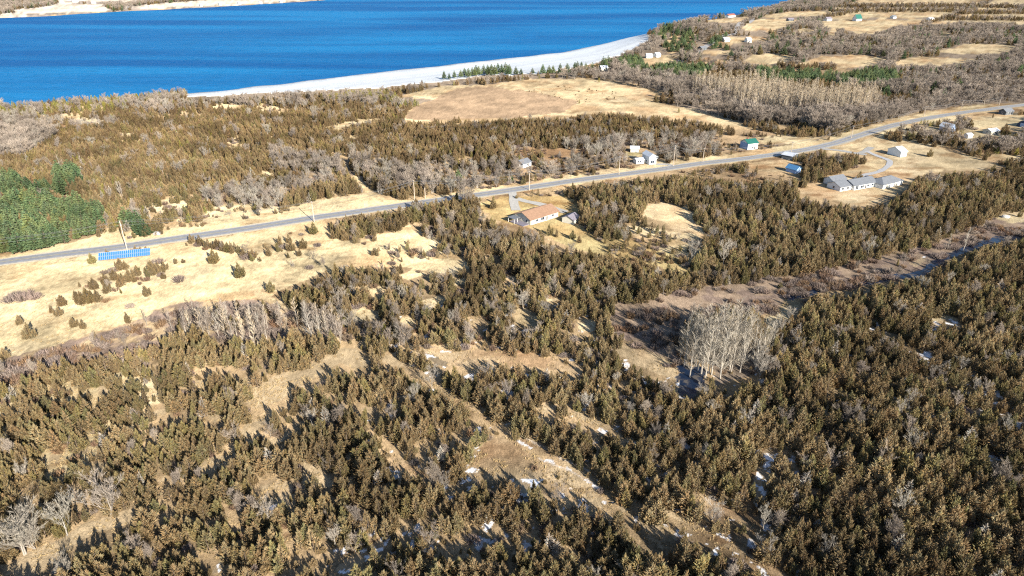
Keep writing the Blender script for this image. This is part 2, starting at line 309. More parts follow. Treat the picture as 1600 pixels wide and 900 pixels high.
# houses keep their faces clear
for P in ([(800,330),(812,326),(868,318),(880,330),(872,340),(828,354),(800,342)], [(886,338),(908,335),(910,350),(892,354)], [(980,230),(1006,230),(1028,238),(1028,260),(990,256)],
          [(1158,216),(1188,216),(1188,237),(1158,236)], [(1216,240),(1244,238),(1242,252),(1216,250)], [(1292,278),(1412,276),(1412,300),(1294,302)], [(1382,232),(1420,230),(1420,246),(1385,246)],
          [(1576,184),(1605,182),(1605,204),(1576,204)], [(1532,198),(1568,198),(1566,214),(1532,213)], [(1508,206),(1522,206),(1522,217),(1508,217)], [(812,250),(832,250),(832,264),(812,264)],
          [(150,392),(236,388),(238,402),(152,412)], [(1240,254),(1256,254),(1256,276),(1240,276)], [(1004,82),(1036,82),(1036,92),(1004,92)], [(934,103),(956,103),(956,112),(934,112)],
          [(1128,58),(1146,58),(1146,67),(1128,67)], [(1164,57),(1180,57),(1180,68),(1164,68)], [(1090,69),(1110,69),(1110,80),(1090,80)], [(1132,20),(1158,20),(1158,28),(1132,28)]):
    fill(P, (HOLD, True), (HARD, True))
GV = VEG == OPEN
# snow and gravel streaks
for P in ([(655,552),(668,552),(700,568),(698,576),(682,572)], [(586,516),(600,520),(600,527),(590,524)], [(690,768),(715,744),(742,730),(752,736),(735,750),(705,766)], [(798,760),(812,746),(845,748),(842,762),(815,772)],
          [(522,896),(548,874),(580,858),(604,840),(618,836),(602,862),(570,884),(540,902)], [(748,826),(762,806),(778,804),(772,818),(758,832)], [(330,896),(345,874),(362,868),(356,882),(342,898)], [(804,868),(812,846),(822,852),(816,872)],
          [(1178,760),(1190,710),(1205,690),(1216,700),(1206,745),(1196,800),(1184,790)], [(1462,500),(1480,497),(1508,508),(1500,516),(1472,508)], [(1436,548),(1468,552),(1490,562),(1480,566),(1450,560)], [(1536,612),(1560,618),(1570,628),(1545,626)],
          [(1350,690),(1362,682),(1370,690),(1356,698)], [(410,790),(440,776),(462,780),(430,796)], [(865,840),(875,830),(880,842)], [(1100,870),(1112,862),(1120,872)], [(1330,610),(1352,606),(1348,614)], [(945,610),(955,600),(960,612)],
          [(1056,600),(1060,596),(1063,604),(1058,608)], [(1425,410),(1445,402),(1450,408),(1435,416)], [(1380,640),(1400,632),(1400,642)], [(1500,640),(1530,636),(1540,646),(1510,648)]):
    V(None, G_SNOW, P, hold=False)
    fill(P, (VEG, OPEN))
for L in ([(846,713),(870,726),(900,744),(925,762)], [(880,716),(900,726),(932,744)], [(816,680),(850,698),(882,716)]):
    V(None, G_PALE, band(L, 1.3), hold=False)

def look(arr, px, py, out):
    ix = np.round(px-X0).astype(int); iy = np.round(py-Y0).astype(int)
    ok = (ix >= 0) & (ix < W_) & (iy >= 0) & (iy < H_)
    r = np.full(px.shape, out, arr.dtype)
    r[ok] = arr[iy[ok], ix[ok]]
    return r

# ------------------------------------------------------------------ mesh and material helpers
def tag(o, label=None, cat=None, group=None, kind=None):
    if label: o['label'] = label
    if cat: o['category'] = cat
    if group: o['group'] = group
    if kind: o['kind'] = kind
    return o

def link(name, me, parent=None, mat=None):
    o = bpy.data.objects.new(name, me); COL.objects.link(o)
    if parent: o.parent = parent
    if mat and me is not None and not me.materials: me.materials.append(mat)
    return o

def empty(name, loc=(0, 0, 0), rz=0.0):
    o = bpy.data.objects.new(name, None); COL.objects.link(o)
    o.location = loc; o.rotation_euler = (0, 0, rz); o.empty_display_size = .5
    return o

def mesh_np(name, co, quads=None, tris=None):
    me = bpy.data.meshes.new(name)
    co = np.asarray(co, np.float32); me.vertices.add(len(co)); me.vertices.foreach_set('co', co.ravel())
    idx = []; st = []; n = 0
    if quads is not None and len(quads):
        q = np.asarray(quads, np.int32); idx.append(q.ravel()); st.append(np.arange(len(q))*4); n = len(q)*4
    if tris is not None and len(tris):
        t = np.asarray(tris, np.int32); idx.append(t.ravel()); st.append(n+np.arange(len(t))*3)
    idx = np.concatenate(idx); st = np.concatenate(st)
    me.loops.add(len(idx)); me.loops.foreach_set('vertex_index', idx)
    me.polygons.add(len(st)); me.polygons.foreach_set('loop_start', st)
    me.update(calc_edges=True); me.validate()
    return me

class MB:
    """collects simple shapes and builds them as one mesh"""
    def __init__(s): s.v = []; s.f = []; s.c = []; s.cur = (1, 1, 1)
    def add(s, vs, fs):
        b = len(s.v); s.v += [tuple(p) for p in vs]; s.c += [s.cur]*len(vs)
        s.f += [tuple(i+b for i in f) for f in fs]
    def box(s, x0, y0, z0, x1, y1, z1, M=None):
        vs = [Vector((x, y, z)) for z in (z0, z1) for y in (y0, y1) for x in (x0, x1)]
        if M: vs = [M @ p for p in vs]
        s.add(vs, [(0,2,3,1),(4,5,7,6),(0,1,5,4),(2,6,7,3),(0,4,6,2),(1,3,7,5)])
    def tube(s, p0, p1, r0, r1, n=3, ph=0.0):
        p0 = Vector(p0); p1 = Vector(p1); d = (p1-p0)
        if d.length < 1e-6: return
        d.normalize(); a = d.orthogonal().normalized(); b = d.cross(a)
        ring = lambda p, r: [p + a*math.cos(ph+2*math.pi*k/n)*r + b*math.sin(ph+2*math.pi*k/n)*r for k in range(n)]
        s.add(ring(p0, r0)+ring(p1, r1), [(k, (k+1) % n, n+(k+1) % n, n+k) for k in range(n)])
    def spike(s, p, d, ln, r, n=3, belly=.35, rnd=random):
        """a tuft of foliage: a spindle, widest low down"""
        d = d.normalized(); a = d.orthogonal().normalized(); b = d.cross(a); ph = rnd.random()*6.28
        m = p + d*ln*belly
        vs = [p]+[m + (a*math.cos(ph+2*math.pi*k/n)+b*math.sin(ph+2*math.pi*k/n))*r for k in range(n)]+[p+d*ln]
        fs = [(0, 1+(k+1) % n, 1+k) for k in range(n)]+[(1+k, 1+(k+1) % n, n+1) for k in range(n)]
        s.add(vs, fs)
    def blade(s, p, q, wd, rnd=random):
        d = (q-p); 
        if d.length < 1e-6: return
        a = d.normalized().orthogonal(); a.rotate(Matrix.Rotation(rnd.random()*6.28, 3, d.normalized()))
        s.add([p-a*wd*.5, p+a*wd*.5, q], [(0, 1, 2)])
    def mesh(s, name, colors=False, smooth=False):
        me = bpy.data.meshes.new(name); me.from_pydata(s.v, [], s.f); me.update()
        if colors:
            at = me.color_attributes.new('Col', 'FLOAT_COLOR', 'POINT')
            arr = np.ones((len(s.v), 4), np.float32); arr[:, :3] = np.array(s.c); at.data.foreach_set('color', arr.ravel())
        if smooth: me.polygons.foreach_set('use_smooth', [True]*len(me.polygons))
        return me

def nmat(name, build, rough=.85, spec=.2):
    m = bpy.data.materials.new(name); m.use_nodes = True
    t = m.node_tree; b = t.nodes['Principled BSDF']
    b.inputs['Roughness'].default_value = rough; b.inputs['Diffuse Roughness'].default_value = 1.0 if rough >= .9 else 0.0; b.inputs['Specular IOR Level'].default_value = spec
    build(t, b); return m

def N(t, typ, **kw):
    n = t.nodes.new(typ)
    for k, v in kw.items():
        if k in n.inputs.keys() if isinstance(k, str) else False: n.inputs[k].default_value = v
        else: setattr(n, k, v)
    return n

def noise_mul(t, base, scale, lo, hi, detail=3, coord='Object', dist=0):
    """base colour socket times a noise between lo and hi"""
    tc = t.nodes.new('ShaderNodeTexCoord'); nz = t.nodes.new('ShaderNodeTexNoise')
    nz.inputs['Scale'].default_value = scale; nz.inputs['Detail'].default_value = detail; nz.inputs['Distortion'].default_value = dist
    t.links.new(tc.outputs[coord], nz.inputs['Vector'])
    mr = t.nodes.new('ShaderNodeMapRange'); mr.inputs[1].default_value = .3; mr.inputs[2].default_value = .7
    mr.inputs[3].default_value = lo; mr.inputs[4].default_value = hi
    t.links.new(nz.outputs[0], mr.inputs[0])
    vm = t.nodes.new('ShaderNodeVectorMath'); vm.operation = 'SCALE'
    t.links.new(base, vm.inputs[0]); t.links.new(mr.outputs[0], vm.inputs['Scale'])
    return vm.outputs[0], nz

def plain(name, col, rough=.8, spec=.3, lo=.8, hi=1.15, scale=1.5, metallic=0):
    def b(t, p):
        rgb = t.nodes.new('ShaderNodeRGB'); rgb.outputs[0].default_value = (*col, 1)
        o, nz = noise_mul(t, rgb.outputs[0], scale, lo, hi)
        t.links.new(o, p.inputs['Base Color']); p.inputs['Metallic'].default_value = metallic
    return nmat(name, b, rough, spec)

def foliage(name, tints, rough=.88, lo=.75, hi=1.3, far=None):
    """vertex tone x a tint that changes from plant to plant and from clump to clump"""
    def b(t, p):
        oi = t.nodes.new('ShaderNodeObjectInfo')
        cr = t.nodes.new('ShaderNodeValToRGB'); cr.color_ramp.interpolation = 'LINEAR'
        els = cr.color_ramp.elements
        while len(els) < len(tints): els.new(.5)
        for k, c in enumerate(tints):
            els[k].position = k/(len(tints)-1); els[k].color = (*c, 1)
        t.links.new(oi.outputs['Random'], cr.inputs[0])
        at = t.nodes.new('ShaderNodeAttribute'); at.attribute_name = 'Col'
        vm = t.nodes.new('ShaderNodeVectorMath'); vm.operation = 'MULTIPLY'
        t.links.new(cr.outputs[0], vm.inputs[0]); t.links.new(at.outputs['Color'], vm.inputs[1])
        nz = t.nodes.new('ShaderNodeTexNoise'); nz.inputs['Scale'].default_value = .035; nz.inputs['Detail'].default_value = 2
        t.links.new(oi.outputs['Location'], nz.inputs['Vector'])
        mr = t.nodes.new('ShaderNodeMapRange'); mr.inputs[1].default_value = .35; mr.inputs[2].default_value = .65
        mr.inputs[3].default_value = lo; mr.inputs[4].default_value = hi
        t.links.new(nz.outputs[0], mr.inputs[0])
        v2 = t.nodes.new('ShaderNodeVectorMath'); v2.operation = 'SCALE'
        t.links.new(vm.outputs[0], v2.inputs[0]); t.links.new(mr.outputs[0], v2.inputs['Scale'])
        res = v2.outputs[0]
        if far:      # the older stand north of the road has turned redder
            sx = t.nodes.new('ShaderNodeSeparateXYZ'); t.links.new(oi.outputs['Location'], sx.inputs[0])
            m2 = t.nodes.new('ShaderNodeMapRange'); m2.inputs[1].default_value = 330; m2.inputs[2].default_value = 480; t.links.new(sx.outputs['Y'], m2.inputs[0])
            mx = t.nodes.new('ShaderNodeMix'); mx.data_type = 'RGBA'; mx.blend_type = 'MULTIPLY'; t.links.new(m2.outputs[0], mx.inputs[0]); t.links.new(res, mx.inputs[6]); mx.inputs[7].default_value = (*far, 1); res = mx.outputs[2]
        t.links.new(res, p.inputs['Base Color'])
    return nmat(name, b, rough, .1)

# ------------------------------------------------------------------ the ground sheet
GCOL = {G_FLOOR: (.19,.14,.085), G_STRAW: (.37,.30,.185), G_BROWN: (.215,.152,.10), G_MARSH: (.175,.13,.105), G_BEACH: (.64,.66,.68), G_SNOW: (.80,.81,.84),
        G_PALE: (.36,.31,.26), G_LAWN: (.33,.27,.14), G_FAR: (.19,.16,.14), G_PATH: (.32,.25,.155), G_HAY: (.335,.265,.165), G_RUST: (.25,.18,.11), G_LITTER: (.165,.13,.10), G_CREEK: (.06,.065,.08), G_DRY: (.285,.22,.14)}

az = np.concatenate([np.arange(-180, -56, 6.), np.arange(-54, 54.01, .15), np.arange(60, 181, 6.)])
dep = np.concatenate([np.array([88, 75, 66, 60, 56.]), np.arange(53, 3.0, -.08), np.arange(3.0, .3, -.09), np.array([.22, .15])])
AZ, DP = np.meshgrid(np.radians(az), np.radians(dep))
R = H/np.tan(DP)
GX = R*np.sin(AZ); GY = R*np.cos(AZ)
SD = np.full(GX.shape, 500.0)
mk = GY > 430
SD[mk] = poly_sd(GX[mk], GY[mk], LAKE)
GZ = height(GX, GY, SD)
pxx, pyy, zc = project(GX, GY, GZ)
amp = np.clip((pyy+70)/900, .03, 1)*9
wx = (fbm(GX, GY, 14, 91, 3)-.5)*2*amp*1.6; wy = (fbm(GX, GY, 14, 57, 3)-.5)*2*amp
vis = GY > 20
gt = look(GND, np.where(vis, pxx+wx, -9999), np.where(vis, pyy+wy, -9999), G_FLOOR)
behind = ~vis
gt[behind] = G_FLOOR
colr = np.zeros(GX.shape+(3,), np.float32)
for k, c in GCOL.items(): colr[gt == k] = c
n1 = fbm(GX, GY, 9, 11, 4); n2 = fbm(GX, GY, 45, 23, 3); n3 = vnoise(GX, GY, 1.3, 77)
tone = .97 + .95*(n1-.5) + .70*(n2-.5) + .40*(n3-.5)
smooth_types = np.isin(gt, [G_BEACH, G_SNOW])
tone = np.where(smooth_types, 1+.12*(n1-.5), tone)
colr *= tone[..., None]
rust = np.clip((fbm(GX, GY, 28, 44, 4)-.5)*5, 0, 1)*np.isin(gt, [G_STRAW, G_HAY, G_FLOOR, G_RUST, G_DRY, G_LAWN])*.7
colr = colr*(1-rust[..., None]) + (colr*np.array([.78, .62, .54]))*rust[..., None]
pale = np.clip((fbm(GX, GY, 16, 144, 4)-.53)*6, 0, 1)*np.isin(gt, [G_STRAW, G_HAY, G_MARSH])*.5
colr = colr*(1-pale[..., None]) + (colr*np.array([1.12, 1.15, 1.25]))*pale[..., None]
mar = np.clip((fbm(GX, GY, 7, 513, 4)-.42)*5, 0, .22+.55*(pxx < 600))*(gt == G_MARSH)
colr = colr*(1-mar[..., None]) + np.array([.34, .255, .15])*tone[..., None]*mar[..., None]
crk = (gt == G_CREEK) & (fbm(GX, GY, 2.0, 611, 3) > .58)
colr[crk] = (.10, .10, .11)
# worn and weedy streaks running with the slope
strk = np.clip((fbm(GX*.30+GY*.10, GY*1.0-GX*.25, 5, 913, 3)-.56)*8, 0, 1)*np.isin(gt, [G_STRAW, G_HAY, G_DRY, G_LAWN])*np.clip((vnoise(GX, GY, 26, 77)-.35)*3, 0, 1)*.8
colr = colr*(1-strk[..., None]*np.array([.38, .48, .55]))
# stretches of straw under the trees
mid = (fbm(GX, GY, 34, 1021, 3) > .60)*(GY > 330)*.10
gap = np.clip((fbm(GX, GY, 18, 301, 4)-.47+mid*2+.16*(pxx < 1000)*(pyy > 480))*7, 0, 1)*(gt == G_FLOOR)
colr = colr*(1-gap[..., None]) + np.array([.29, .21, .125])*tone[..., None]*gap[..., None]
# patchy snow
sn = (gt == G_SNOW) & (fbm(GX, GY, 1.8, 400, 3) > .58)
colr[(gt == G_SNOW) & ~sn] = (.29, .22, .14)
dust = (gt == G_FLOOR) & (fbm(GX, GY, 2.4, 421, 3) > .70) & (GY < 230) & (GX > -40)
colr[dust] = (.50, .49, .50)
# ice shelf ridges
sdn_ = SD + (vnoise(GX, GY, 22, 5)-.5)*7
ice = gt == G_BEACH
rid = vnoise(SD+8*vnoise(GX, GY, 60, 9), SD*0, 7, 33)
colr[ice] *= (.74+.30*rid[ice]+.18*(fbm(GX, GY, 12, 733, 4)[ice]-.5))[:, None]
wet = ice & (sdn_ < 5)
colr[wet] *= .62
colr = np.clip(colr, .01, .85)
nr, nc = GX.shape
vid = np.arange(nr*nc).reshape(nr, nc)
Q = np.stack([vid[:-1, :-1], vid[1:, :-1], vid[1:, 1:], vid[:-1, 1:]], -1).reshape(-1, 4)
cell = gt[:-1, :-1].reshape(-1)
sdc = SD[:-1, :-1].reshape(-1)
allco = np.stack([GX, GY, GZ], -1).reshape(-1, 3)
allcol = np.concatenate([colr.reshape(-1, 3), np.ones((nr*nc, 1), np.float32)], 1)

def ground_build(bump, bscale, fine_lo, fine_hi):
    def b(t, p):
        at = t.nodes.new('ShaderNodeAttribute'); at.attribute_name = 'Col'
        o, nz = noise_mul(t, at.outputs['Color'], bscale, fine_lo, fine_hi, 5)
        mp = t.nodes.new('ShaderNodeMapping'); mp.inputs['Scale'].default_value = (1.6, .5, 1); mp.inputs['Rotation'].default_value = (0, 0, .6)
        tc = t.nodes.new('ShaderNodeTexCoord'); n2 = t.nodes.new('ShaderNodeTexNoise'); n2.inputs['Scale'].default_value = .9; n2.inputs['Detail'].default_value = 4
        t.links.new(tc.outputs['Object'], mp.inputs[0]); t.links.new(mp.outputs[0], n2.inputs['Vector'])
        mr = t.nodes.new('ShaderNodeMapRange'); mr.inputs[1].default_value = .3; mr.inputs[2].default_value = .7; mr.inputs[3].default_value = .8; mr.inputs[4].default_value = 1.18
        t.links.new(n2.outputs[0], mr.inputs[0])
        vm = t.nodes.new('ShaderNodeVectorMath'); vm.operation = 'SCALE'; t.links.new(o, vm.inputs[0]); t.links.new(mr.outputs[0], vm.inputs['Scale'])
        t.links.new(vm.outputs[0], p.inputs['Base Color'])
        bp = t.nodes.new('ShaderNodeBump'); bp.inputs['Strength'].default_value = bump; bp.inputs['Distance'].default_value = .35
        t.links.new(nz.outputs[0], bp.inputs['Height']); t.links.new(bp.outputs[0], p.inputs['Normal'])
    return b
M_ground = nmat('dry_grass_ground', ground_build(.6, 2.6, .72, 1.25), .95, .05)
M_beach = nmat('shore_shelf', ground_build(.25, .8, .95, 1.04), .7, .2)
M_snow = nmat('thin_snow', ground_build(.4, 3, .85, 1.1), .8, .2)

def sheet(name, sel, mat):
    q = Q[sel]; used, inv = np.unique(q, return_inverse=True)
    me = mesh_np(name, allco[used], quads=inv.reshape(-1, 4))
    a = me.color_attributes.new('Col', 'FLOAT_COLOR', 'POINT'); a.data.foreach_set('color', allcol[used].ravel())
    me.polygons.foreach_set('use_smooth', np.ones(len(me.polygons), bool))
    o = link(name, me, None, mat); o['kind'] = 'structure'; return o
isb = (cell == G_BEACH); iss = (cell == G_SNOW); isc = (cell == G_CREEK)
isfield = np.isin(cell, [G_HAY, G_BROWN])
sheet('ground', ~isb & ~iss & ~isfield & ~isc, M_ground)
def b_creek(t, p):
    tc = t.nodes.new('ShaderNodeTexCoord'); nz = t.nodes.new('ShaderNodeTexNoise'); nz.inputs['Scale'].default_value = .45; nz.inputs['Detail'].default_value = 5
    t.links.new(tc.outputs['Object'], nz.inputs['Vector'])
    cr = t.nodes.new('ShaderNodeValToRGB'); e = cr.color_ramp.elements; e[0].position = .50; e[0].color = (.010, .020, .045, 1); e[1].position = .62; e[1].color = (.085, .075, .07, 1)
    t.links.new(nz.outputs[0], cr.inputs[0]); t.links.new(cr.outputs[0], p.inputs['Base Color'])
    mr = t.nodes.new('ShaderNodeMapRange'); mr.inputs[1].default_value = .5; mr.inputs[2].default_value = .62; mr.inputs[3].default_value = .2; mr.inputs[4].default_value = .9
    t.links.new(nz.outputs[0], mr.inputs[0]); t.links.new(mr.outputs[0], p.inputs['Roughness'])
sheet('stream', isc, nmat('stream_water_and_shade', b_creek, .3, .3))['label'] = 'dark pools and narrow shaded stream, its shade painted in, threading the marsh'
sheet('beach', isb, M_beach)['label'] = 'wide pale shelf of ice and stones along the lake shore'
sheet('snow_patches', iss, M_snow)['label'] = 'thin snow left in the shaded gaps between the cedars'
sheet('field', isfield, M_ground)['label'] = 'tan hay fields and meadows beyond the road'

# ------------------------------------------------------------------ the lake
def b_water(t, p):
    tc = t.nodes.new('ShaderNodeTexCoord')
    mp = t.nodes.new('ShaderNodeMapping'); mp.inputs['Scale'].default_value = (.0012, .006, 1); mp.inputs['Rotation'].default_value = (0, 0, -.10)
    n1 = t.nodes.new('ShaderNodeTexNoise'); n1.inputs['Scale'].default_value = 1; n1.inputs['Detail'].default_value = 5; n1.inputs['Distortion'].default_value = .4
    t.links.new(tc.outputs['Object'], mp.inputs[0]); t.links.new(mp.outputs[0], n1.inputs['Vector'])
    cr = t.nodes.new('ShaderNodeValToRGB'); e = cr.color_ramp.elements
    e[0].position = .40; e[0].color = (.001, .088, .27, 1); e[1].position = .60; e[1].color = (.007, .170, .40, 1)
    t.links.new(n1.outputs[0], cr.inputs[0])
    mp2 = t.nodes.new('ShaderNodeMapping'); mp2.inputs['Scale'].default_value = (.05, .12, 1)
    n2 = t.nodes.new('ShaderNodeTexNoise'); n2.inputs['Scale'].default_value = 1; n2.inputs['Detail'].default_value = 6; n2.inputs['Roughness'].default_value = .7
    t.links.new(tc.outputs['Object'], mp2.inputs[0]); t.links.new(mp2.outputs[0], n2.inputs['Vector'])
    mr = t.nodes.new('ShaderNodeMapRange'); mr.inputs[1].default_value = .35; mr.inputs[2].default_value = .7; mr.inputs[3].default_value = .88; mr.inputs[4].default_value = 1.22
    t.links.new(n2.outputs[0], mr.inputs[0])
    vm = t.nodes.new('ShaderNodeVectorMath'); vm.operation = 'SCALE'; t.links.new(cr.outputs[0], vm.inputs[0]); t.links.new(mr.outputs[0], vm.inputs['Scale'])
    t.links.new(vm.outputs[0], p.inputs['Base Color'])
    bp = t.nodes.new('ShaderNodeBump'); bp.inputs['Strength'].default_value = .3; bp.inputs['Distance'].default_value = .8
    t.links.new(n2.outputs[0], bp.inputs['Height']); t.links.new(bp.outputs[0], p.inputs['Normal'])
M_water = nmat('lake_water', b_water, .5, .02)
xs = np.linspace(-9000, 9000, 40); ys = np.concatenate([np.linspace(430, 2000, 20), np.linspace(2300, 14000, 12)])
wxg, wyg = np.meshgrid(xs, ys); nrw, ncw = wxg.shape; vi = np.arange(nrw*ncw).reshape(nrw, ncw)
me = mesh_np('lake', np.stack([wxg, wyg, wxg*0+WATER_Z], -1).reshape(-1, 3), quads=np.stack([vi[:-1, :-1], vi[:-1, 1:], vi[1:, 1:], vi[1:, :-1]], -1).reshape(-1, 4))
tag(link('lake', me, None, M_water), 'deep blue lake stretching away behind the woods', kind='structure')
#@@PART2

# ------------------------------------------------------------------ plants: one of each shape
M_cedar = foliage('cedar_foliage', [(.170,.122,.058), (.148,.128,.056), (.188,.138,.072), (.118,.106,.050), (.218,.165,.090), (.138,.104,.056), (.180,.145,.060), (.160,.114,.060)], lo=.68, hi=1.4, far=(.92,.86,.84))
M_cedar_bronze = foliage('bronze_cedar_foliage', [(.188,.128,.068), (.160,.116,.060), (.208,.152,.082), (.145,.104,.058)], lo=.68, hi=1.4, far=(.88,.84,.84))
M_yellow = foliage('yellow_green_foliage', [(.23,.195,.045), (.18,.175,.05), (.21,.165,.045), (.16,.165,.05)])
M_pine = foliage('pine_foliage', [(.085,.125,.055), (.065,.100,.050), (.115,.140,.060), (.08,.11,.06), (.125,.145,.055)])
M_bark = plain('cedar_bark', (.16,.12,.09))
M_grey = foliage('bare_grey_twigs', [(.34,.30,.25), (.26,.23,.20), (.40,.36,.30), (.30,.25,.21)], lo=.8, hi=1.15)
M_wood = foliage('bare_brown_twigs', [(.30,.245,.20), (.245,.205,.175), (.345,.285,.23), (.27,.22,.185)], lo=.75, hi=1.2)
M_tan = foliage('bare_tan_twigs', [(.46,.37,.26), (.40,.32,.235), (.52,.43,.31)], lo=.85, hi=1.15)
M_pale = foliage('pale_poplar_twigs', [(.36,.315,.255), (.30,.26,.21), (.42,.375,.31)], lo=.9, hi=1.1)
M_white = foliage('pale_birch_bark', [(.44,.39,.32), (.34,.30,.26), (.50,.46,.40)], lo=.9, hi=1.1)
M_shrub = foliage('brown_shrub_twigs', [(.20,.12,.075), (.16,.11,.085), (.24,.15,.085), (.18,.14,.11)], lo=.8, hi=1.2)
M_pshrub = foliage('grey_shrub_twigs', [(.25,.185,.155), (.21,.165,.145), (.29,.235,.195)], lo=.8, hi=1.2)
M_tuft = foliage('dry_grass_blades', [(.47,.35,.19), (.41,.30,.17), (.52,.39,.22), (.38,.265,.145)], lo=.8, hi=1.15)

def U(r, a, b): return a+(b-a)*r.random()

def conifer_mesh(name, seed, height=6.0, width=3.6, spires=1, tufts=150, up=(35, 75), size=.85, fine=.17, lean=0.0, full=.55):
    """crown of a red cedar: one or several leaning spires feathered with upward tufts, 1 unit = 1 m"""
    r = random.Random(seed); mb = MB()
    sp = []
    for k in range(spires):
        if k == 0: sp.append((Vector((0, 0, .15)), Vector((U(r,-.1,.1)*lean, U(r,-.1,.1)*lean, 1)).normalized(), height, width*.5, 1.0))
        else:
            a = 6.28*k/max(1, spires-1)+U(r,-.4,.4); o = U(r,.25,.5)*width*.5
            sp.append((Vector((math.cos(a)*o, math.sin(a)*o, .2)), Vector((math.cos(a)*.28, math.sin(a)*.28, 1)).normalized(), height*U(r,.42,.92), width*.29, .55))
    for bp, ax, hh, rad, share in sp:
        n = int(tufts*share)
        for k in range(n):
            t = (k+.5)/n; t = t**.85
            prof = (min(1, (t+.10)*4.5))*(1-t)**.9
            prof = max(prof, .05)
            a = k*2.39996+U(r,-.5,.5); rr = rad*prof*U(r,.45,1.15)*(1+.30*math.cos(a-seed)+.16*math.cos(3*a+seed*2))
            c = bp + ax*hh*t*.93 + Vector((math.cos(a)*rr*.62, math.sin(a)*rr*.62, U(r,-.15,.15)))
            el = RAD(U(r, *up)) if t < .88 else RAD(82)
            d = Vector((math.cos(a)*math.cos(el), math.sin(a)*math.cos(el), math.sin(el)))
            d += Vector((U(r,-.25,.25), U(r,-.25,.25), U(r,-.15,.15)))
            ln = size*1.22*U(r,.6,1.4)*(1-.45*t)*(height/6)**.5
            g = U(r,.80,1.32); warm = U(r,-.14,.14)
            mb.cur = (g*(1+warm), g, g*(1-warm*.8))
            mb.spike(c, d, ln, fine*.66*U(r,.8,1.5)*(1.15-.5*t)*full/.55, 3, .4, r)
    mb.cur = (1, 1, 1)
    return mb.mesh(name, True)

def trunk_mesh(name, h, r0, seed=0, n=5, branches=0, spread=1.0, up=.5):
    r = random.Random(seed); mb = MB(); mb.tube((0,0,-.3), (0,0,h*.5), r0, r0*.6, n); mb.tube((0,0,h*.5), (U(r,-.1,.1),U(r,-.1,.1),h), r0*.6, .02, n)
    for k in range(branches):
        z = h*U(r,.15,.85); a = U(r,0,6.28); l = spread*(1.1-z/h)
        mb.tube((0,0,z), (math.cos(a)*l, math.sin(a)*l, z+l*up), r0*.25, .01, 3)
    return mb.mesh(name, False)

def pine_mesh(name, seed, height=9, width=5.0, whorls=9, size=1.2):
    r = random.Random(seed); mb = MB()
    for k in range(whorls):
        t = k/(whorls-1); z = height*(.14+.82*t); rad = width*.5*((1-t)**.8*.95+.07)*U(r,.85,1.1)
        nb = max(4, int(9*(1-t)+4))
        for j in range(nb):
            a = 6.28*j/nb+U(r,-.3,.3)+k*.7; rb = rad*U(r,.7,1.1)
            for q in range(1 if t > .8 else 3):
                f = (.35+.32*q) if t <= .8 else .4
                c = Vector((math.cos(a)*rb*f, math.sin(a)*rb*f, z+rb*.18*f+U(r,-.15,.15)))
                for m in range(3):
                    aa = a+U(r,-.9,.9); el = U(r,-.15,.75)
                    d = Vector((math.cos(aa)*math.cos(el), math.sin(aa)*math.cos(el), math.sin(el)))
                    g = U(r,.6,1.5); wv = U(r,-.1,.1); mb.cur = (g*(1+wv), g, g*(1-wv))
                    mb.spike(c, d, size*U(r,.6,1.15)*(1-.35*t), .2*U(r,.9,1.5), 3, .55, r)
    mb.cur = (1,1,1); mb.spike(Vector((0,0,height*.9)), Vector((0,0,1)), height*.16, .14, 3, .3, r)
    return mb.mesh(name, True)

def bare_mesh(name, seed, height=9, spread=4.5, forks=6, kids=5, twigs=5, trunkshare=.3, r0=.16, tw=.07, upness=.75, multi=1, levels=3):
    """leafless broad-leaved tree: limbs, branches and fine twigs; returns (crown, trunk)"""
    r = random.Random(seed); tr = MB(); cr = MB()
    tops = []
    for s in range(multi):
        b = Vector((U(r,-.4,.4)*(s > 0), U(r,-.4,.4)*(s > 0), -.2)); a = U(r,0,6.28); ln = .12 if multi == 1 else .35
        top = b + Vector((math.cos(a)*ln*height*.3*U(r,.3,1), math.sin(a)*ln*height*.3*U(r,.3,1), height*trunkshare))
        tr.tube(b, top, r0/(multi**.4), r0*.7/(multi**.4), 5); tops.append(top)
        lead = top+Vector((U(r,-.3,.3), U(r,-.3,.3), height*.33)); tr.tube(top, lead, r0*.65/(multi**.4), r0*.3, 4)
        tops.append(lead)
    def grow(p, d, ln, rad, lv):
        g = U(r,.8,1.2); cr.cur = (g, g, g)
        q = p + d*ln*.5 + Vector((U(r,-1,1), U(r,-1,1), U(r,0,1)))*ln*.06; e = q + (d+Vector((0,0,.18))).normalized()*ln*.5
        cr.tube(p, q, rad, rad*.75, 3); cr.tube(q, e, rad*.75, rad*.4, 3)
        if lv == 0:
            for k in range(twigs):
                t = U(r,.25,1); s = p.lerp(e, t)
                dd = (d + Vector((U(r,-1,1), U(r,-1,1), U(r,-.3,1)))*.8).normalized()
                cr.blade(s, s+dd*ln*U(r,.5,1.0), tw, r)
            return
        for k in range(kids if lv > 1 else kids-1):
            t = U(r,.3,1); s = p.lerp(e, t)
            dd = (d*.9 + Vector((U(r,-1,1), U(r,-1,1), U(r,-.15,.9)))*.75).normalized()
            grow(s, dd, ln*U(r,.5,.72), max(rad*.5, tw*.3), lv-1)
    for i, p in enumerate(tops):
        n = max(3, forks//len(tops)+1)
        for k in range(n):
            a = 6.28*k/n+U(r,-.5,.5)+i; el = min(1.45, U(r,.7,1.4)*upness)
            d = Vector((math.cos(a)*math.cos(el)*spread/4.5, math.sin(a)*math.cos(el)*spread/4.5, math.sin(el)*.9)).normalized()
            grow(p+Vector((0,0,-U(r,0,.12)*height)), d, height*U(r,.30,.42), r0*.42, levels-1)
    return cr.mesh(name+'_crown', True), tr.mesh(name+'_trunk', True)

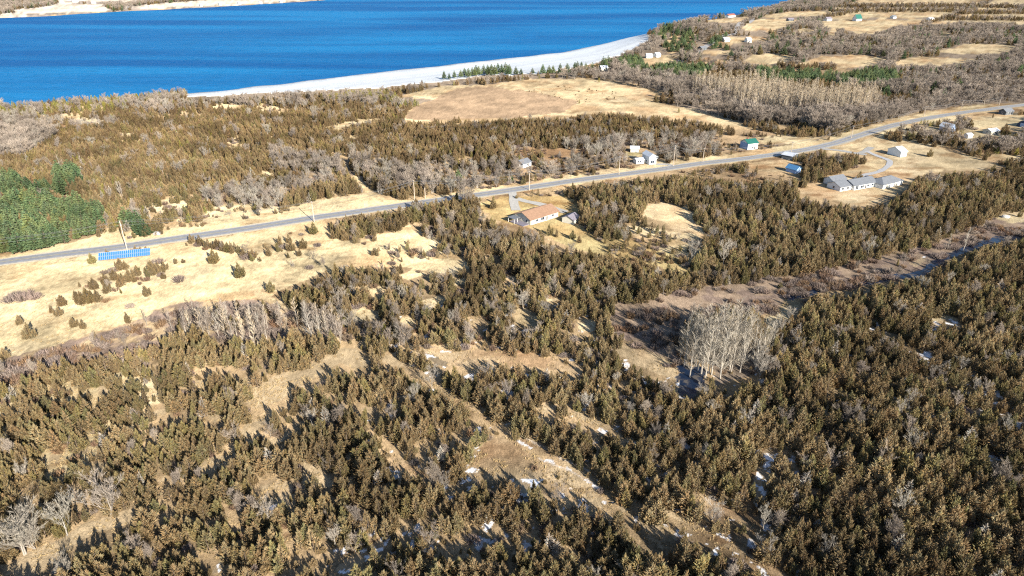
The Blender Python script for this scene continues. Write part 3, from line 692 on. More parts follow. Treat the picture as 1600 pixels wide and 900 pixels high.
def poplar_meshes(name, seed, height=18, spread=3.2, n=44, tw=.10, bare=.22, twg=6, br=.06, tr0=.2):
    r = random.Random(seed); tr = MB(); cr = MB()
    k = 5; pts = [Vector((U(r,-.12,.12)*i, U(r,-.12,.12)*i, height*i/k-.2)) for i in range(k+1)]
    for i in range(k): tr.tube(pts[i], pts[i+1], tr0*(1-i/k)+.03, tr0*(1-(i+1)/k)+.03, 5)
    for i in range(n):
        t = U(r,bare,.99); f = t*k; j = min(k-1, int(f)); p = pts[j].lerp(pts[j+1], f-j)
        a = i*2.4+U(r,-.4,.4); ln = spread*(1-t*.62)*U(r,.6,1.15); el = U(r,.75,1.2)
        d = Vector((math.cos(a)*math.cos(el), math.sin(a)*math.cos(el), math.sin(el)))
        g = U(r,.8,1.2); cr.cur = (g, g, g); e = p+d*ln; cr.tube(p, e, br, br*.5, 3)
        for q in range(twg):
            s = p.lerp(e, U(r,.2,1)); dd = (d+Vector((U(r,-1,1), U(r,-1,1), U(r,-.2,1)))*.55).normalized()
            cr.blade(s, s+dd*ln*U(r,.35,.7), tw, r)
    return cr.mesh(name+'_crown', True), tr.mesh(name+'_trunk', True)

def shrub_mesh(name, seed, h=1.6, w_=2.2, n=70, tw=.10):
    r = random.Random(seed); mb = MB()
    for k in range(n):
        a = U(r,0,6.28); el = U(r,.45,1.45); b = Vector((math.cos(a)*U(r,0,.3)*w_, math.sin(a)*U(r,0,.3)*w_, 0))
        d = Vector((math.cos(a)*math.cos(el)*w_/h*.7, math.sin(a)*math.cos(el)*w_/h*.7, math.sin(el)))
        g = U(r,.7,1.35); mb.cur = (g, g, g); e = b+d*h*U(r,.6,1.05); mb.blade(b, e, tw, r)
        m = b.lerp(e, .5)
        for q in range(2): mb.blade(m, m+(d+Vector((U(r,-1,1), U(r,-1,1), U(r,-.2,.8)))*.7).normalized()*h*.5, tw*.9, r)
    return mb.mesh(name, True)

def grass_mesh(name, seed, h=.75, w_=.9, n=16):
    r = random.Random(seed); mb = MB()
    for k in range(n):
        a = U(r,0,6.28); rr = U(r,0,.5)*w_; b = Vector((math.cos(a)*rr, math.sin(a)*rr, -.03)); g = U(r,.75,1.2); mb.cur = (g, g, g*.97)
        mb.blade(b, b+Vector((math.cos(a)*U(r,0,.5), math.sin(a)*U(r,0,.5), 1)).normalized()*h*U(r,.5,1.1), .13, r)
    return mb.mesh(name, True)

# every kind: list of (crown mesh, crown material, trunk mesh, trunk material, unit height, description)
KINDS = {}
cedar_specs = [(4.2,2,130,'slender pointed','olive'), (3.2,1,150,'narrow spire-like','bronze'), (5.2,4,150,'broad many-tipped','olive'), (4.6,3,150,'broad three-tipped','bronze'),
               (3.8,2,150,'two-tipped','olive'), (5.0,5,140,'wide shaggy','bronze'), (3.4,2,130,'ragged narrow','olive'), (4.4,1,120,'loose open','bronze')]
KINDS['cedar'] = []
for i, (wd, sp_, tf, ds, tone_) in enumerate(cedar_specs):
    me = conifer_mesh('cedar_crown', 11+i, 6.0, wd, sp_, int(tf*1.75), up=(25, 70) if i % 2 else (35, 75), size=.95 if i in (5, 7) else .85, fine=.17 if i not in (6, 7) else .14, lean=1)
    KINDS['cedar'].append((me, M_cedar if tone_ == 'olive' else M_cedar_bronze, trunk_mesh('cedar_trunk', 5.2, .14, i, 5, 8, 1.5), M_bark, 6.0, ds+' '+tone_))
KINDS['cedar'].append((conifer_mesh('cedar_crown', 31, 6.0, 3.4, 2, 120, up=(10, 50), size=.9, fine=.11, lean=1), M_grey, trunk_mesh('cedar_trunk', 5.4, .14, 9, 5, 14, 1.7), M_bark, 6.0, 'dead greyish'))
KINDS['yellow'] = [(conifer_mesh('yellow_crown', 41+i, 6.0, 3.8+.5*i, 1+i, 130), M_yellow, KINDS['cedar'][0][2], M_bark, 6.0, ('slender', 'bushy')[i]+' yellow-green') for i in range(2)]
KINDS['pine'] = [(pine_mesh('pine_crown', 51+i, 9, wd, 9, 1.2), M_pine, trunk_mesh('pine_trunk', 8.4, .2, i, 5, 10, 2.2, .25), M_bark, 9.0, ds)
                 for i, (wd, ds) in enumerate([(5.2,'full green'), (4.2,'slim green'), (6.0,'wide-spreading green')])]
def bk(mat, tm, h, ds, *a, fn=bare_mesh, **k):
    c, t_ = fn('bare', *a, **k); return (c, mat, t_, tm, h, ds)
KINDS['bare'] = [bk(M_grey, M_white, 9, 'round-headed pale grey', 61, 9, 4.8, 6, 4, 4, tw=.05, levels=4, r0=.17, upness=.95), bk(M_grey, M_white, 9, 'fan-shaped pale grey', 62, 9, 5.4, 7, 4, 4, multi=2, trunkshare=.24, tw=.05, levels=4, r0=.2, upness=.9),
                 bk(M_wood, M_grey, 9, 'rounded brownish-grey', 63, 9, 4.2, 6, 4, 4, tw=.055, levels=4, r0=.12), bk(M_wood, M_grey, 9, 'upright brownish-grey', 64, 9, 3.0, 7, 4, 5, upness=1.05, multi=2, tw=.055, levels=4, r0=.12)]
KINDS['wood'] = [bk(M_wood, M_grey, 11, 'rounded brown-grey', 71, 11, 4.8, 7, 5, 6, tw=.13, levels=3, upness=.95), bk(M_wood, M_grey, 11, 'tall brown-grey', 72, 11, 3.6, 7, 5, 6, tw=.13, upness=1.1, levels=3),
                 bk(M_wood, M_grey, 11, 'wide brown-grey', 73, 11, 5.8, 8, 5, 6, tw=.13, levels=3, upness=.9)]
KINDS['poplar'] = [bk(M_tan, M_white, 18, 'tall slim tan', 81, 18, 3.2, 54, fn=poplar_meshes, tw=.10, twg=7), bk(M_tan, M_white, 18, 'tall forked tan', 82, 18, 4.0, 60, fn=poplar_meshes, tw=.10, twg=7),
                   bk(M_pale, M_white, 18, 'feathery pale', 83, 18, 4.4, 62, fn=poplar_meshes, tw=.06, twg=11, bare=.14, br=.035), bk(M_pale, M_white, 18, 'slender pale', 84, 18, 3.4, 52, fn=poplar_meshes, tw=.06, twg=11, bare=.18, br=.035)]
KINDS['birch'] = [bk(M_wood, M_white, 11, 'thin white-stemmed', 85, 11, 2.6, 40, fn=poplar_meshes, tw=.06, twg=7, tr0=.09, br=.035), bk(M_grey, M_white, 11, 'white-stemmed leaning', 86, 11, 3.2, 44, fn=poplar_meshes, tw=.06, twg=7, tr0=.10, br=.035),
                  bk(M_tan, M_white, 11, 'tan-twigged pale-stemmed', 87, 11, 2.6, 44, fn=poplar_meshes, tw=.07, bare=.12, twg=7, tr0=.08, br=.03)]
KINDS['shrub'] = [(shrub_mesh('shrub_twigs', 91, 1.6, 2.2), M_shrub, None, None, 1.6, 'low russet'), (shrub_mesh('shrub_twigs', 92, 1.9, 2.8, 80), M_pshrub, None, None, 1.9, 'low grey-brown'),
                  (conifer_mesh('shrub_twigs', 93, 1.8, 2.2, 2, 60, size=.6), M_cedar_bronze, None, None, 1.8, 'young bronze')]
KINDS['grass'] = [(grass_mesh('grass_tuft', 95+i, .7+.15*i, .9+.3*i), M_tuft, None, None, .8, 'dry grass') for i in range(3)]

# ------------------------------------------------------------------ where they stand
rs = np.random.RandomState(7)
def jgrid(step, y0, y1, slope=.90, extra=60):
    nx = int((slope*y1+extra)*2/step)+1; ny = int((y1-y0)/step)+1
    gx, gy = np.meshgrid((np.arange(nx)-nx/2)*step, y0+np.arange(ny)*step)
    gx = gx + rs.uniform(-.48, .48, gx.shape)*step; gy = gy + rs.uniform(-.48, .48, gy.shape)*step
    m = np.abs(gx) < slope*gy+extra
    return gx[m], gy[m]

ROAD_PX = [(-260,446),(-120,428),(0,410),(100,397),(150,391),(200,384.5),(250,377),(300,369.5),(350,362.5),(400,355),(450,347),(500,339),(540,333.5),(600,325),(660,316.5),(720,308),(780,300),(830,292.5),(900,282),(950,275.5),(1000,269),(1050,262),(1100,255),(1150,249.5),(1200,243),(1250,235.5),(1300,225),(1350,209.5),(1400,195),(1440,186.5),(1500,176.5),(1550,170),(1600,164),(1700,150)]
def smooth_line(P, n=6):
    P = [P[0]]+list(P)+[P[-1]]; out = []
    for i in range(1, len(P)-2):
        p0, p1, p2, p3 = (np.array(P[i+k], float) for k in (-1, 0, 1, 2))
        for k in range(n):
            t = k/n; out.append(.5*((2*p1)+(-p0+p2)*t+(2*p0-5*p1+4*p2-p3)*t*t+(-p0+3*p1-3*p2+p3)*t**3))
    out.append(np.array(P[-2], float)); return out
def world_line(px, n=5):
    w_ = [ground(*p) for p in px]
    return smooth_line([(v.x, v.y) for v in w_], n)
ROAD = np.array(world_line(ROAD_PX))
fill([(x, y-5) for x, y in ROAD_PX if x < 560 ]+[(x, y+5) for x, y in reversed(ROAD_PX) if x < 560], (HOLD, True), (HARD, True))
fill([(x, y-4) for x, y in ROAD_PX if x > 815 ]+[(x, y+5) for x, y in reversed(ROAD_PX) if x > 815], (HOLD, True), (HARD, True))

def line_dist(x, y, L):
    best = np.full(x.shape, 1e9)
    for i in range(len(L)-1):
        ax, ay = L[i]; bx, by = L[i+1]; ex, ey = bx-ax, by-ay
        m = (x > min(ax, bx)-15) & (x < max(ax, bx)+15) & (y > min(ay, by)-15) & (y < max(ay, by)+15)
        if not m.any(): continue
        t = np.clip(((x[m]-ax)*ex+(y[m]-ay)*ey)/(ex*ex+ey*ey+1e-9), 0, 1)
        best[m] = np.minimum(best[m], np.hypot(x[m]-ax-t*ex, y[m]-ay-t*ey))
    return best
BUILT = []      # (x, y, radius) of houses and poles

# kind, chance and size range per cover type:  {cover: [(kind, variants, weight, hmin, hmax)], density}
CA = (0, 1, 2, 3, 4, 5, 6, 7)*7+(8,)
MIX = {
 YOUNG:  (.42, [('cedar', CA, .74, 1.4, 3.4), ('shrub', (0, 1, 2), .26, 1.0, 2.2)]),
 MIXC:   (.84, [('cedar', CA, .80, 3.4, 7.4), ('bare', (0, 1, 2, 3), .09, 4, 7), ('shrub', (0, 1), .11, 1.5, 3)]),
 CEDAR:  (.87, [('cedar', CA, .945, 3.6, 8.0), ('bare', (0, 2, 3), .035, 3.5, 7), ('shrub', (1,), .03, 1.5, 2.5)]),
 MIDWOOD:(.80, [('cedar', CA, .935, 4.2, 7.8), ('bare', (0, 2, 3), .025, 5, 8), ('yellow', (0, 1), .04, 4, 6)]),
 SCRUB:  (.40, [('cedar', CA, .48, 1.8, 4.8), ('shrub', (0, 1, 2), .44, 1.2, 2.6), ('bare', (2, 3), .08, 3, 5)]),
 SEMI:   (.55, [('cedar', CA, .85, 3.0, 6.8), ('shrub', (0, 1, 2), .13, 1.2, 2.4), ('bare', (1, 3), .02, 4, 6)]),
 BARE:   (.72, [('wood', (0, 1, 2), .55, 6, 11), ('bare', (0, 1, 2, 3), .30, 5, 9), ('cedar', CA, .15, 4, 7)]),
 POPLAR: (.50, [('poplar', (0, 1), .88, 15, 22), ('wood', (1,), .12, 7, 12)]),
 PINE:   (.74, [('pine', (0, 1, 2), .93, 6, 11.5), ('cedar', CA, .07, 5, 8)]),
 YELLOW: (.80, [('yellow', (0, 1), .80, 4.5, 7), ('cedar', CA, .12, 4.5, 7.5), ('wood', (1,), .13, 6, 8)]),
 MARSH:  (.55, [('shrub', (0, 1), .93, 1.2, 3.0), ('bare', (3,), .05, 2.5, 4.5), ('cedar', CA, .02, 2, 4)]),
 MIXED:  (.85, [('cedar', CA, .58, 4.4, 8), ('wood', (0, 1), .22, 5, 9), ('bare', (0, 1, 2, 3), .15, 5, 9), ('yellow', (0,), .05, 4, 6)]),
 FARMIX: (.74, [('wood', (0, 1, 2), .56, 7, 12), ('cedar', CA, .34, 6, 10), ('pine', (0, 1), .10, 8, 13)]),
 BIRCH:  (.62, [('birch', (0, 1, 2), .50, 7, 12), ('wood', (1,), .14, 5, 8), ('shrub', (0, 1), .30, 1.5, 3), ('cedar', (0, 1, 4), .08, 3, 5)]),
 HEDGE:  (.85, [('cedar', CA, .75, 5, 9), ('wood', (0, 2), .25, 5, 9)]),
 TUSSOCK:(.16, [('cedar', (2, 3, 5), .9, .8, 1.8), ('shrub', (0,), .1, 1, 2)]),
 THIN:   (.50, [('bare', (0, 1, 2, 3), .34, 5, 8.5), ('cedar', CA, .30, 3, 6.5), ('shrub', (0, 1), .36, 1.5, 3)]),
 YARD:   (.45, [('cedar', CA, .55, 4, 8), ('wood', (0, 2), .25, 5, 9), ('yellow', (1,), .06, 4, 5), ('shrub', (0, 1), .14, 1.5, 3)]),
}
PL = {k: [] for k in KINDS}       # rows: x, y, z, height, widthfactor, rot, variant

def place(gx, gy, veg_ok=None, dens=1.0, turn=None):
    z = height(gx, gy); sd = np.full(gx.shape, 500.0); m = gy > 450
    if m.any(): sd[m] = poly_sd(gx[m], gy[m], LAKE)
    px, py, zc = project(gx, gy, z)
    keep = (px > -450) & (px < 2080) & (py < 1350) & (sd > 4)
    gx, gy, z, sd = gx[keep], gy[keep], z[keep], sd[keep]
    px, py, zc = px[keep], py[keep], zc[keep]
    # what is seen there at the middle of a tree of ordinary size
    mx, my, _ = project(gx, gy, z+2.6)
    a = np.clip((my+70)/900, .03, 1)*7
    wx_ = (fbm(gx, gy, 13, 191, 3)-.5)*2*a*1.6; wy_ = (fbm(gx, gy, 13, 157, 3)-.5)*2*a
    veg = look(VEG, mx+wx_, my+wy_, CEDAR)
    if turn is not None: veg = np.where(np.isin(veg, turn[0]), turn[1], 255).astype(np.uint8)
    if veg_ok is not None: ok = np.isin(veg, veg_ok)
    else: ok = np.ones(gx.shape, bool)
    clump = fbm(gx, gy, 16, 61, 3); fineg = vnoise(gx, gy, 5.5, 71)
    u = rs.rand(len(gx)); q = rs.rand(len(gx)); hs = rs.rand(len(gx))
    rd = line_dist(gx, gy, ROAD)
    for code, (den, mix) in MIX.items():
        s = np.where((veg == code) & ok)[0]
        if not len(s): continue
        d = np.full(len(s), den*dens)
        if code in (CEDAR, MIDWOOD, MIXED, MIXC, PINE):
            left = np.clip((1050-px[s])/300, 0, 1)*(py[s] > 520)
            if code == MIDWOOD: d = d*np.clip(1-3.2*(fbm(gx[s], gy[s], 34, 1021, 3)-.56), .12, 1)
            d = d*(1-.38*left*np.clip((.52-clump[s])*6, 0, 1)-.5*left*(fineg[s] > .66))*np.clip(1.25-1.5*(fineg[s] > .80) + (clump[s] < .36)*(-.35), .05, 1.0)
        elif code == MARSH: d = d*np.clip((fbm(gx[s], gy[s], 9, 811, 3)-.3)*4, .25, 2)
        elif code in (SCRUB, SEMI, TUSSOCK):
            d = d*np.clip((clump[s]-.33)*4.2, .08, 2.2)
        elif code == YARD: d = d*np.clip((clump[s]-.3)*4, .1, 2)
        s = s[u[s] < d]
        cum = np.cumsum([m_[2] for m_ in mix]); cum = cum/cum[-1]
        pick = np.searchsorted(cum, q[s])
        for j, (kind, var, _, h0, h1) in enumerate(mix):
            t = s[pick == j]
            if not len(t): continue
            hh = (h0+(h1-h0)*(hs[t]**1.25*.65+.35*np.clip((clump[t]-.25)*2, 0, 1)))*(.86+.34*np.clip((fbm(gx[t], gy[t], 30, 1201, 2)-.2)*1.4, 0, 1))
            good = rd[t] > 5.5+hh*.15
            if kind in ('shrub', 'grass'): fr = (.5,)
            else: fr = (.08, .35, .65, .95)
            leak = rs.rand(len(t)) < .05
            for f_ in fr:
                ax, ay, _ = project(gx[t], gy[t], z[t]+hh*f_)
                held = look(HOLD, ax, ay, False)
                if code == HEDGE: continue
                if code in (SCRUB, TUSSOCK, YARD, SEMI, THIN, MARSH):
                    good &= ~look(HARD, ax, ay, False); continue
                good &= (~held) | (leak & (look(VEG, ax, ay, 1) == OPEN) & (hh < 6))
            for bx, by, br in BUILT: good &= np.hypot(gx[t]-bx, gy[t]-by) > br
            t = t[good]; hh = hh[good]
            v = np.array(var)[rs.randint(0, len(var), len(t))]
            PL[kind].append(np.stack([gx[t], gy[t], z[t]-.1, hh, rs.uniform(.74, 1.22, len(t)), rs.uniform(0, 6.28, len(t)), v], 1))
#@@PART3

# ------------------------------------------------------------------ roads, tracks
M_asphalt = plain('worn_asphalt', (.27,.27,.285), .85, .3, .85, 1.12, .6)
M_gravel = plain('gravel_shoulder', (.27,.24,.19), .95, .1, .8, 1.15, 1.2)
M_drive = plain('driveway_gravel', (.235,.23,.225), .95, .1, .85, 1.12, 1.0)
M_white_line = plain('white_road_paint', (.66,.66,.64), .6)
M_yellow_line = plain('yellow_road_paint', (.62,.50,.18), .6)
def ribbon(name, L, wid, off, mat, rng=None, shift=0.0, ragged=0.0, label=None, dash=None):
    L = np.array(L); seg = np.hypot(*(L[1:]-L[:-1]).T); cum = np.concatenate([[0], np.cumsum(seg)])
    n = max(2, int(cum[-1]/(2.5 if cum[-1] < 900 else 3.5))); s = np.linspace(0, cum[-1], n)
    x = np.interp(s, cum, L[:, 0]); y = np.interp(s, cum, L[:, 1])
    tx_ = np.gradient(x); ty_ = np.gradient(y); ln = np.hypot(tx_, ty_); nx, ny = -ty_/ln, tx_/ln
    k = 5; offs = np.linspace(-wid/2, wid/2, k)+shift
    rag = (vnoise(s, s*0, 6, 5)-.5)*ragged; rag2 = (vnoise(s, s*0, 5, 15)-.5)*ragged
    co = []
    for j, o_ in enumerate(offs):
        oo = o_+(rag if j == 0 else rag2 if j == k-1 else 0)
        X = x+nx*oo; Y = y+ny*oo; co.append(np.stack([X, Y, height(X, Y)+off], 1))
    co = np.stack(co, 1).reshape(-1, 3); q = []
    for i in range(n-1):
        if dash and (int(s[i]/dash[0]) % 2): continue
        for j in range(k-1):
            a = i*k+j; q.append((a, a+1, a+k+1, a+k))
    o = link(name, mesh_np(name, co, quads=q), None, mat); o['kind'] = 'structure'
    if label: o['label'] = label
    return o
ribbon('road_shoulder', ROAD, 10.0, .10, M_gravel, ragged=1.6)
ribbon('road', ROAD, 6.9, .16, M_asphalt, label='grey two-lane country road crossing the view')
ribbon('road_marking', ROAD, .22, .20, M_yellow_line)
ribbon('road_marking', ROAD, .20, .20, M_white_line, shift=3.1)
ribbon('road_marking', ROAD, .20, .20, M_white_line, shift=-3.1)
def drive(px, wid, label, mat=M_drive, name='driveway', **k): return ribbon(name, world_line(px, 5), wid, .14, mat, ragged=.8, label=label, **k)
drive([(800,296),(802,306),(803,318),(806,329)], 4.5, 'gravel driveway down to the brown-roofed ranch house')
drive([(804,309),(820,314),(838,318),(855,322),(872,328),(884,332)], 4.0, 'gravel drive looping behind the brown-roofed ranch house')
drive([(1330,292),(1338,281),(1350,274),(1368,270),(1380,265),(1388,259),(1391,253),(1386,249),(1374,245),(1362,240),(1354,236)], 3.4, 'curved pale driveway to the long grey-roofed house', plain('pale_drive', (.42,.41,.41), .85))
drive([(1342,240),(1352,236),(1362,230)], 4.0, 'short straight piece of drive leading to the road')
drive([(1280,232),(1310,235),(1340,240),(1354,242)], 4.0, 'grassy lane branching from the road')
drive([(1026,257),(1046,257),(1052,261)], 4.0, 'short drive from the road to the white two-storey house')
ribbon('far_road', world_line([(1063,96),(1072,92),(1090,82),(1096,77),(1115,66),(1140,53),(1150,47),(1170,36),(1184,27),(1200,20)], 4), 8.5, .5, plain('far_road_surface', (.22,.21,.21), .9), label='distant road climbing the headland past the cottages')

# ------------------------------------------------------------------ buildings
M_wh = plain('white_siding', (.78,.78,.76), .6, .3, .93, 1.03, .8)
M_cream = plain('cream_siding', (.62,.58,.48), .7, .3, .9, 1.05, .8)
M_bluew = plain('pale_blue_siding', (.32,.44,.66), .6)
M_dark = plain('dark_siding', (.10,.11,.12), .7)
M_glass = plain('window_glass', (.03,.04,.06), .15, .6)
M_brown = plain('brown_shingle_roof', (.25,.155,.105), .9, .2, .85, 1.12, 1.1)
M_greyr = plain('grey_shingle_roof', (.17,.18,.20), .85, .2, .85, 1.12, 1.1)
M_metalr = plain('pale_metal_roof', (.55,.57,.61), .45, .5, .92, 1.05, .5)
M_greenr = plain('green_metal_roof', (.02,.125,.10), .5, .4)
M_redr = plain('red_brown_roof', (.28,.11,.08), .8)
M_bluer = plain('blue_roof', (.07,.19,.36), .6, .3)
M_purp = plain('weathered_grey_roof', (.22,.20,.24), .85)
M_door = plain('dark_door', (.07,.06,.06), .5)
M_conc = plain('concrete', (.42,.40,.37), .9)
FOOT = []
def gable(root, x0, y0, L, D, wall, rise, ridge, mw, mr, wins=(), doors=(), over=.45, hip=False, chimney=None, thick=.16):
    mb = MB(); e = 0
    mb.add([(x0,y0,-1.2),(x0+L,y0,-1.2),(x0+L,y0+D,-1.2),(x0,y0+D,-1.2),(x0,y0,wall),(x0+L,y0,wall),(x0+L,y0+D,wall),(x0,y0+D,wall)],
           [(0,1,5,4),(1,2,6,5),(2,3,7,6),(3,0,4,7)])
    if ridge == 'x':
        if not hip: mb.add([(x0,y0,wall),(x0,y0+D,wall),(x0,y0+D/2,wall+rise)], [(0,1,2)]); mb.add([(x0+L,y0,wall),(x0+L,y0+D,wall),(x0+L,y0+D/2,wall+rise)], [(0,2,1)])
    else:
        if not hip: mb.add([(x0,y0,wall),(x0+L,y0,wall),(x0+L/2,y0,wall+rise)], [(0,1,2)]); mb.add([(x0,y0+D,wall),(x0+L,y0+D,wall),(x0+L/2,y0+D,wall+rise)], [(0,2,1)])
    link('wall', mb.mesh('wall'), root, mw)
    fb = MB(); fb.box(x0-.06, y0-.06, -1.3, x0+L+.06, y0+D+.06, .25); link('foundation', fb.mesh('foundation'), root, M_conc)
    rb = MB(); o = over
    def slab(p):   # four corner points of the top, thickened downwards
        top = [Vector(v)+Vector((0,0,thick)) for v in p]; bot = [Vector(v) for v in p]; n = len(p)
        rb.add(top+bot, [tuple(range(n)), tuple(reversed(range(n, 2*n)))]+[(i, n+i, n+(i+1) % n, (i+1) % n) for i in range(n)])
    k = rise/((D if ridge == 'x' else L)/2); zl = wall-o*k+.03; zr = wall+rise+.03
    if ridge == 'x':
        h_ = D/2 if hip else -o
        yc = y0+D/2
        slab([(x0-o,y0-o,zl),(x0+L+o,y0-o,zl),(x0+L-h_,yc,zr),(x0+h_,yc,zr)]); slab([(x0+L+o,y0+D+o,zl),(x0-o,y0+D+o,zl),(x0+h_,yc,zr),(x0+L-h_,yc,zr)])
        if hip: slab([(x0-o,y0+D+o,zl),(x0-o,y0-o,zl),(x0+h_,yc,zr)]); slab([(x0+L+o,y0-o,zl),(x0+L+o,y0+D+o,zl),(x0+L-h_,yc,zr)])
    else:
        xc = x0+L/2
        slab([(x0-o,y0+D+o,zl),(x0-o,y0-o,zl),(xc,y0-o,zr),(xc,y0+D+o,zr)]); slab([(x0+L+o,y0-o,zl),(x0+L+o,y0+D+o,zl),(xc,y0+D+o,zr),(xc,y0-o,zr)])
    rf = link('roof', rb.mesh('roof'), root, mr)
    if chimney:
        cb = MB(); cx, cy = chimney; cb.box(cx-.45, cy-.45, wall, cx+.45, cy+.45, wall+rise+1.0); link('chimney', cb.mesh('chimney'), rf, M_redr)
    for face, u_, z_, ww, hh in wins:
        opening(root, 'window', face, u_, z_, ww, hh, x0, y0, L, D, M_wh, M_glass, 'pane')
    for face, u_, ww, hh in doors:
        opening(root, 'door', face, u_, .1, ww, hh, x0, y0, L, D, M_wh, M_door, 'panel')
def opening(root, name, face, u_, z_, ww, hh, x0, y0, L, D, mf, mp, sub):
    def bx(m, a, b, c, d, p0, p1):
        if face == 'f': m.box(x0+a, y0-p1, c, x0+b, y0-p0, d)
        elif face == 'l': m.box(x0-p1, y0+a, c, x0-p0, y0+b, d)
        elif face == 'r': m.box(x0+L+p0, y0+a, c, x0+L+p1, y0+b, d)
    m = MB(); bx(m, u_-.12, u_, z_-.12, z_+hh+.12, .003, .09); bx(m, u_+ww, u_+ww+.12, z_-.12, z_+hh+.12, .003, .09); bx(m, u_, u_+ww, z_+hh, z_+hh+.12, .003, .09); bx(m, u_, u_+ww, z_-.12, z_, .003, .09)
    if ww > 1.4 and name == 'window': bx(m, u_+ww/2-.04, u_+ww/2+.04, z_, z_+hh, .003, .08)
    f_ = link(name, m.mesh(name+'_frame'), root, mf)
    p_ = MB(); bx(p_, u_+.002, u_+ww-.002, z_+.002, z_+hh-.002, .003, .04); link(sub, p_.mesh(sub), f_, mp)
def site(name, label, cat, A, B, group=None, lift=0.0):
    a = ground(*A); b = ground(*B); d = (b-a).to_2d(); rz = math.atan2(d.y, d.x)
    r_ = empty(name, (a.x, a.y, min(a.z, b.z)+lift), rz); tag(r_, label, cat, group)
    return r_, d.length
def block(name, label, cat, A, B, D, wall, rise, ridge, mw, mr, wins='auto', group=None, hip=False, L=None, door=True, over=.45, chim=False):
    r_, L_ = site(name, label, cat, A, B, group); L = L or L_
    if wins == 'auto':
        n = max(1, int(L//4.2)); wins = [('f', (k+.5)*L/n-.6, 1.0, 1.2, 1.15) for k in range(n)]+[('l', D*.5-.5, 1.0, 1.0, 1.1)]
        if wall > 4.5: wins = wins+[('f', (k+.5)*L/n-.5, 3.8, 1.0, 1.2) for k in range(n)]
    doors = [('f', L*.5+1.1, .95, 2.1)] if door and L > 6 else []
    wins = [w_ for w_ in wins if not doors or w_[0] != 'f' or w_[2] > 2 or abs(w_[1]+w_[3]/2-(doors[0][1]+.5)) > 1.25]
    gable(r_, 0, 0, L, D, wall, rise, ridge, mw, mr, wins, doors, over, hip, (L*.3, D*.55) if chim else None)
    c = Vector((r_.location.x+(math.cos(r_.rotation_euler.z)*L-math.sin(r_.rotation_euler.z)*D)/2, r_.location.y+(math.sin(r_.rotation_euler.z)*L+math.cos(r_.rotation_euler.z)*D)/2))
    BUILT.append((c.x, c.y, max(L, D)*.55+2.5)); return r_, L
# the brown-roofed ranch house
rh, L = block('ranch_house', 'long ranch house with brown shingle roof and white front beside the gravel drive', 'house', (829,352), (872,338.5), 11.5, 2.9, 2.3, 'x', M_cream, M_brown,
              wins=[('f', 3.2, 1.0, 1.8, 1.2), ('f', 7.0, .9, 2.2, 1.4), ('f', 11.0, 1.0, 1.2, 1.2), ('f', 14.5, 1.0, 1.2, 1.2), ('l', 2.2, 1.0, 1.2, 1.2), ('l', 7.0, 1.0, 1.2, 1.2)], over=.7)
pb = MB(); pb.box(-4.2, 1.0, 0, -.1, 10.5, .45); link('deck', pb.mesh('deck'), rh, M_purp)
pb = MB(); pb.box(-5.0, 6.4, 2.5, -.75, 11.2, 2.65); pc = link('porch_roof', pb.mesh('porch_roof'), rh, M_greyr)
for u_, v_ in ((-4.8, 6.6), (-4.8, 10.9), (-2.6, 6.6)):
    pb = MB(); pb.box(u_-.08, v_-.08, 0, u_+.08, v_+.08, 2.5); link('post', pb.mesh('post'), pc, M_wh)
block('garden_shed', 'weathered grey-roofed shed at the edge of the cedars by the lawn', 'shed', (896,351), (906,345), 6.5, 2.3, 1.5, 'x', M_cream, M_purp, wins=[], door=True)
# white two-storey house by the road
h2, L = block('farmhouse', 'white two-storey house with pale metal roof right above the road', 'house', (1014,257.5), (1025,256.5), 9.5, 5.0, 1.6, 'y', M_wh, M_metalr,
              wins=[('f', 1.0, .9, 2.4, 1.5), ('f', 4.6, 3.7, 1.1, 1.3), ('l', 3, 1.0, 1.2, 1.2), ('l', 8, 1.0, 1.2, 1.2)], door=False, over=.3)
gable(h2, -7.0, 3.5, 5.4, 4.5, 2.5, .8, 'x', M_wh, M_metalr, [('f', .8, .9, 1.0, 1.2), ('f', 2.4, .9, 1.0, 1.2), ], [], .3)
block('machine_shed', 'low shed with snow-pale metal roof behind the white two-storey house', 'shed', (985,238), (998,238.4), 6, 2.4, 1.2, 'x', M_cream, M_metalr, wins=[], door=False)
block('grey_cottage', 'small grey-roofed cottage with one white wall among bare trees', 'cottage', (817,263), (830,259), 7, 2.6, 1.8, 'x', M_wh, M_greyr)
h4, L = block('green_roof_house', 'white house with green metal roof and blue end wall above the road', 'house', (1168,234.5), (1183.5,232.8), 8, 4.4, 2.0, 'x', M_wh, M_greenr, chim=True)
pb = MB(); pb.box(-.12, .0, .26, -.06, 8.0, 4.35); link('blue_end_wall', pb.mesh('blue_end_wall'), h4, M_bluew)
block('roadside_shed', 'low open shed with pale metal roof on the near edge of the road', 'shed', (1221,247.5), (1237,250.5), 9, 2.6, .8, 'x', M_dark, M_metalr, wins=[], door=False)
block('blue_cabin', 'small cabin with bright blue roof in the shade of tall cedars', 'cabin', (1243,272), (1251,270), 7, 2.5, 1.8, 'y', M_bluew, M_bluer, wins=[], door=True)
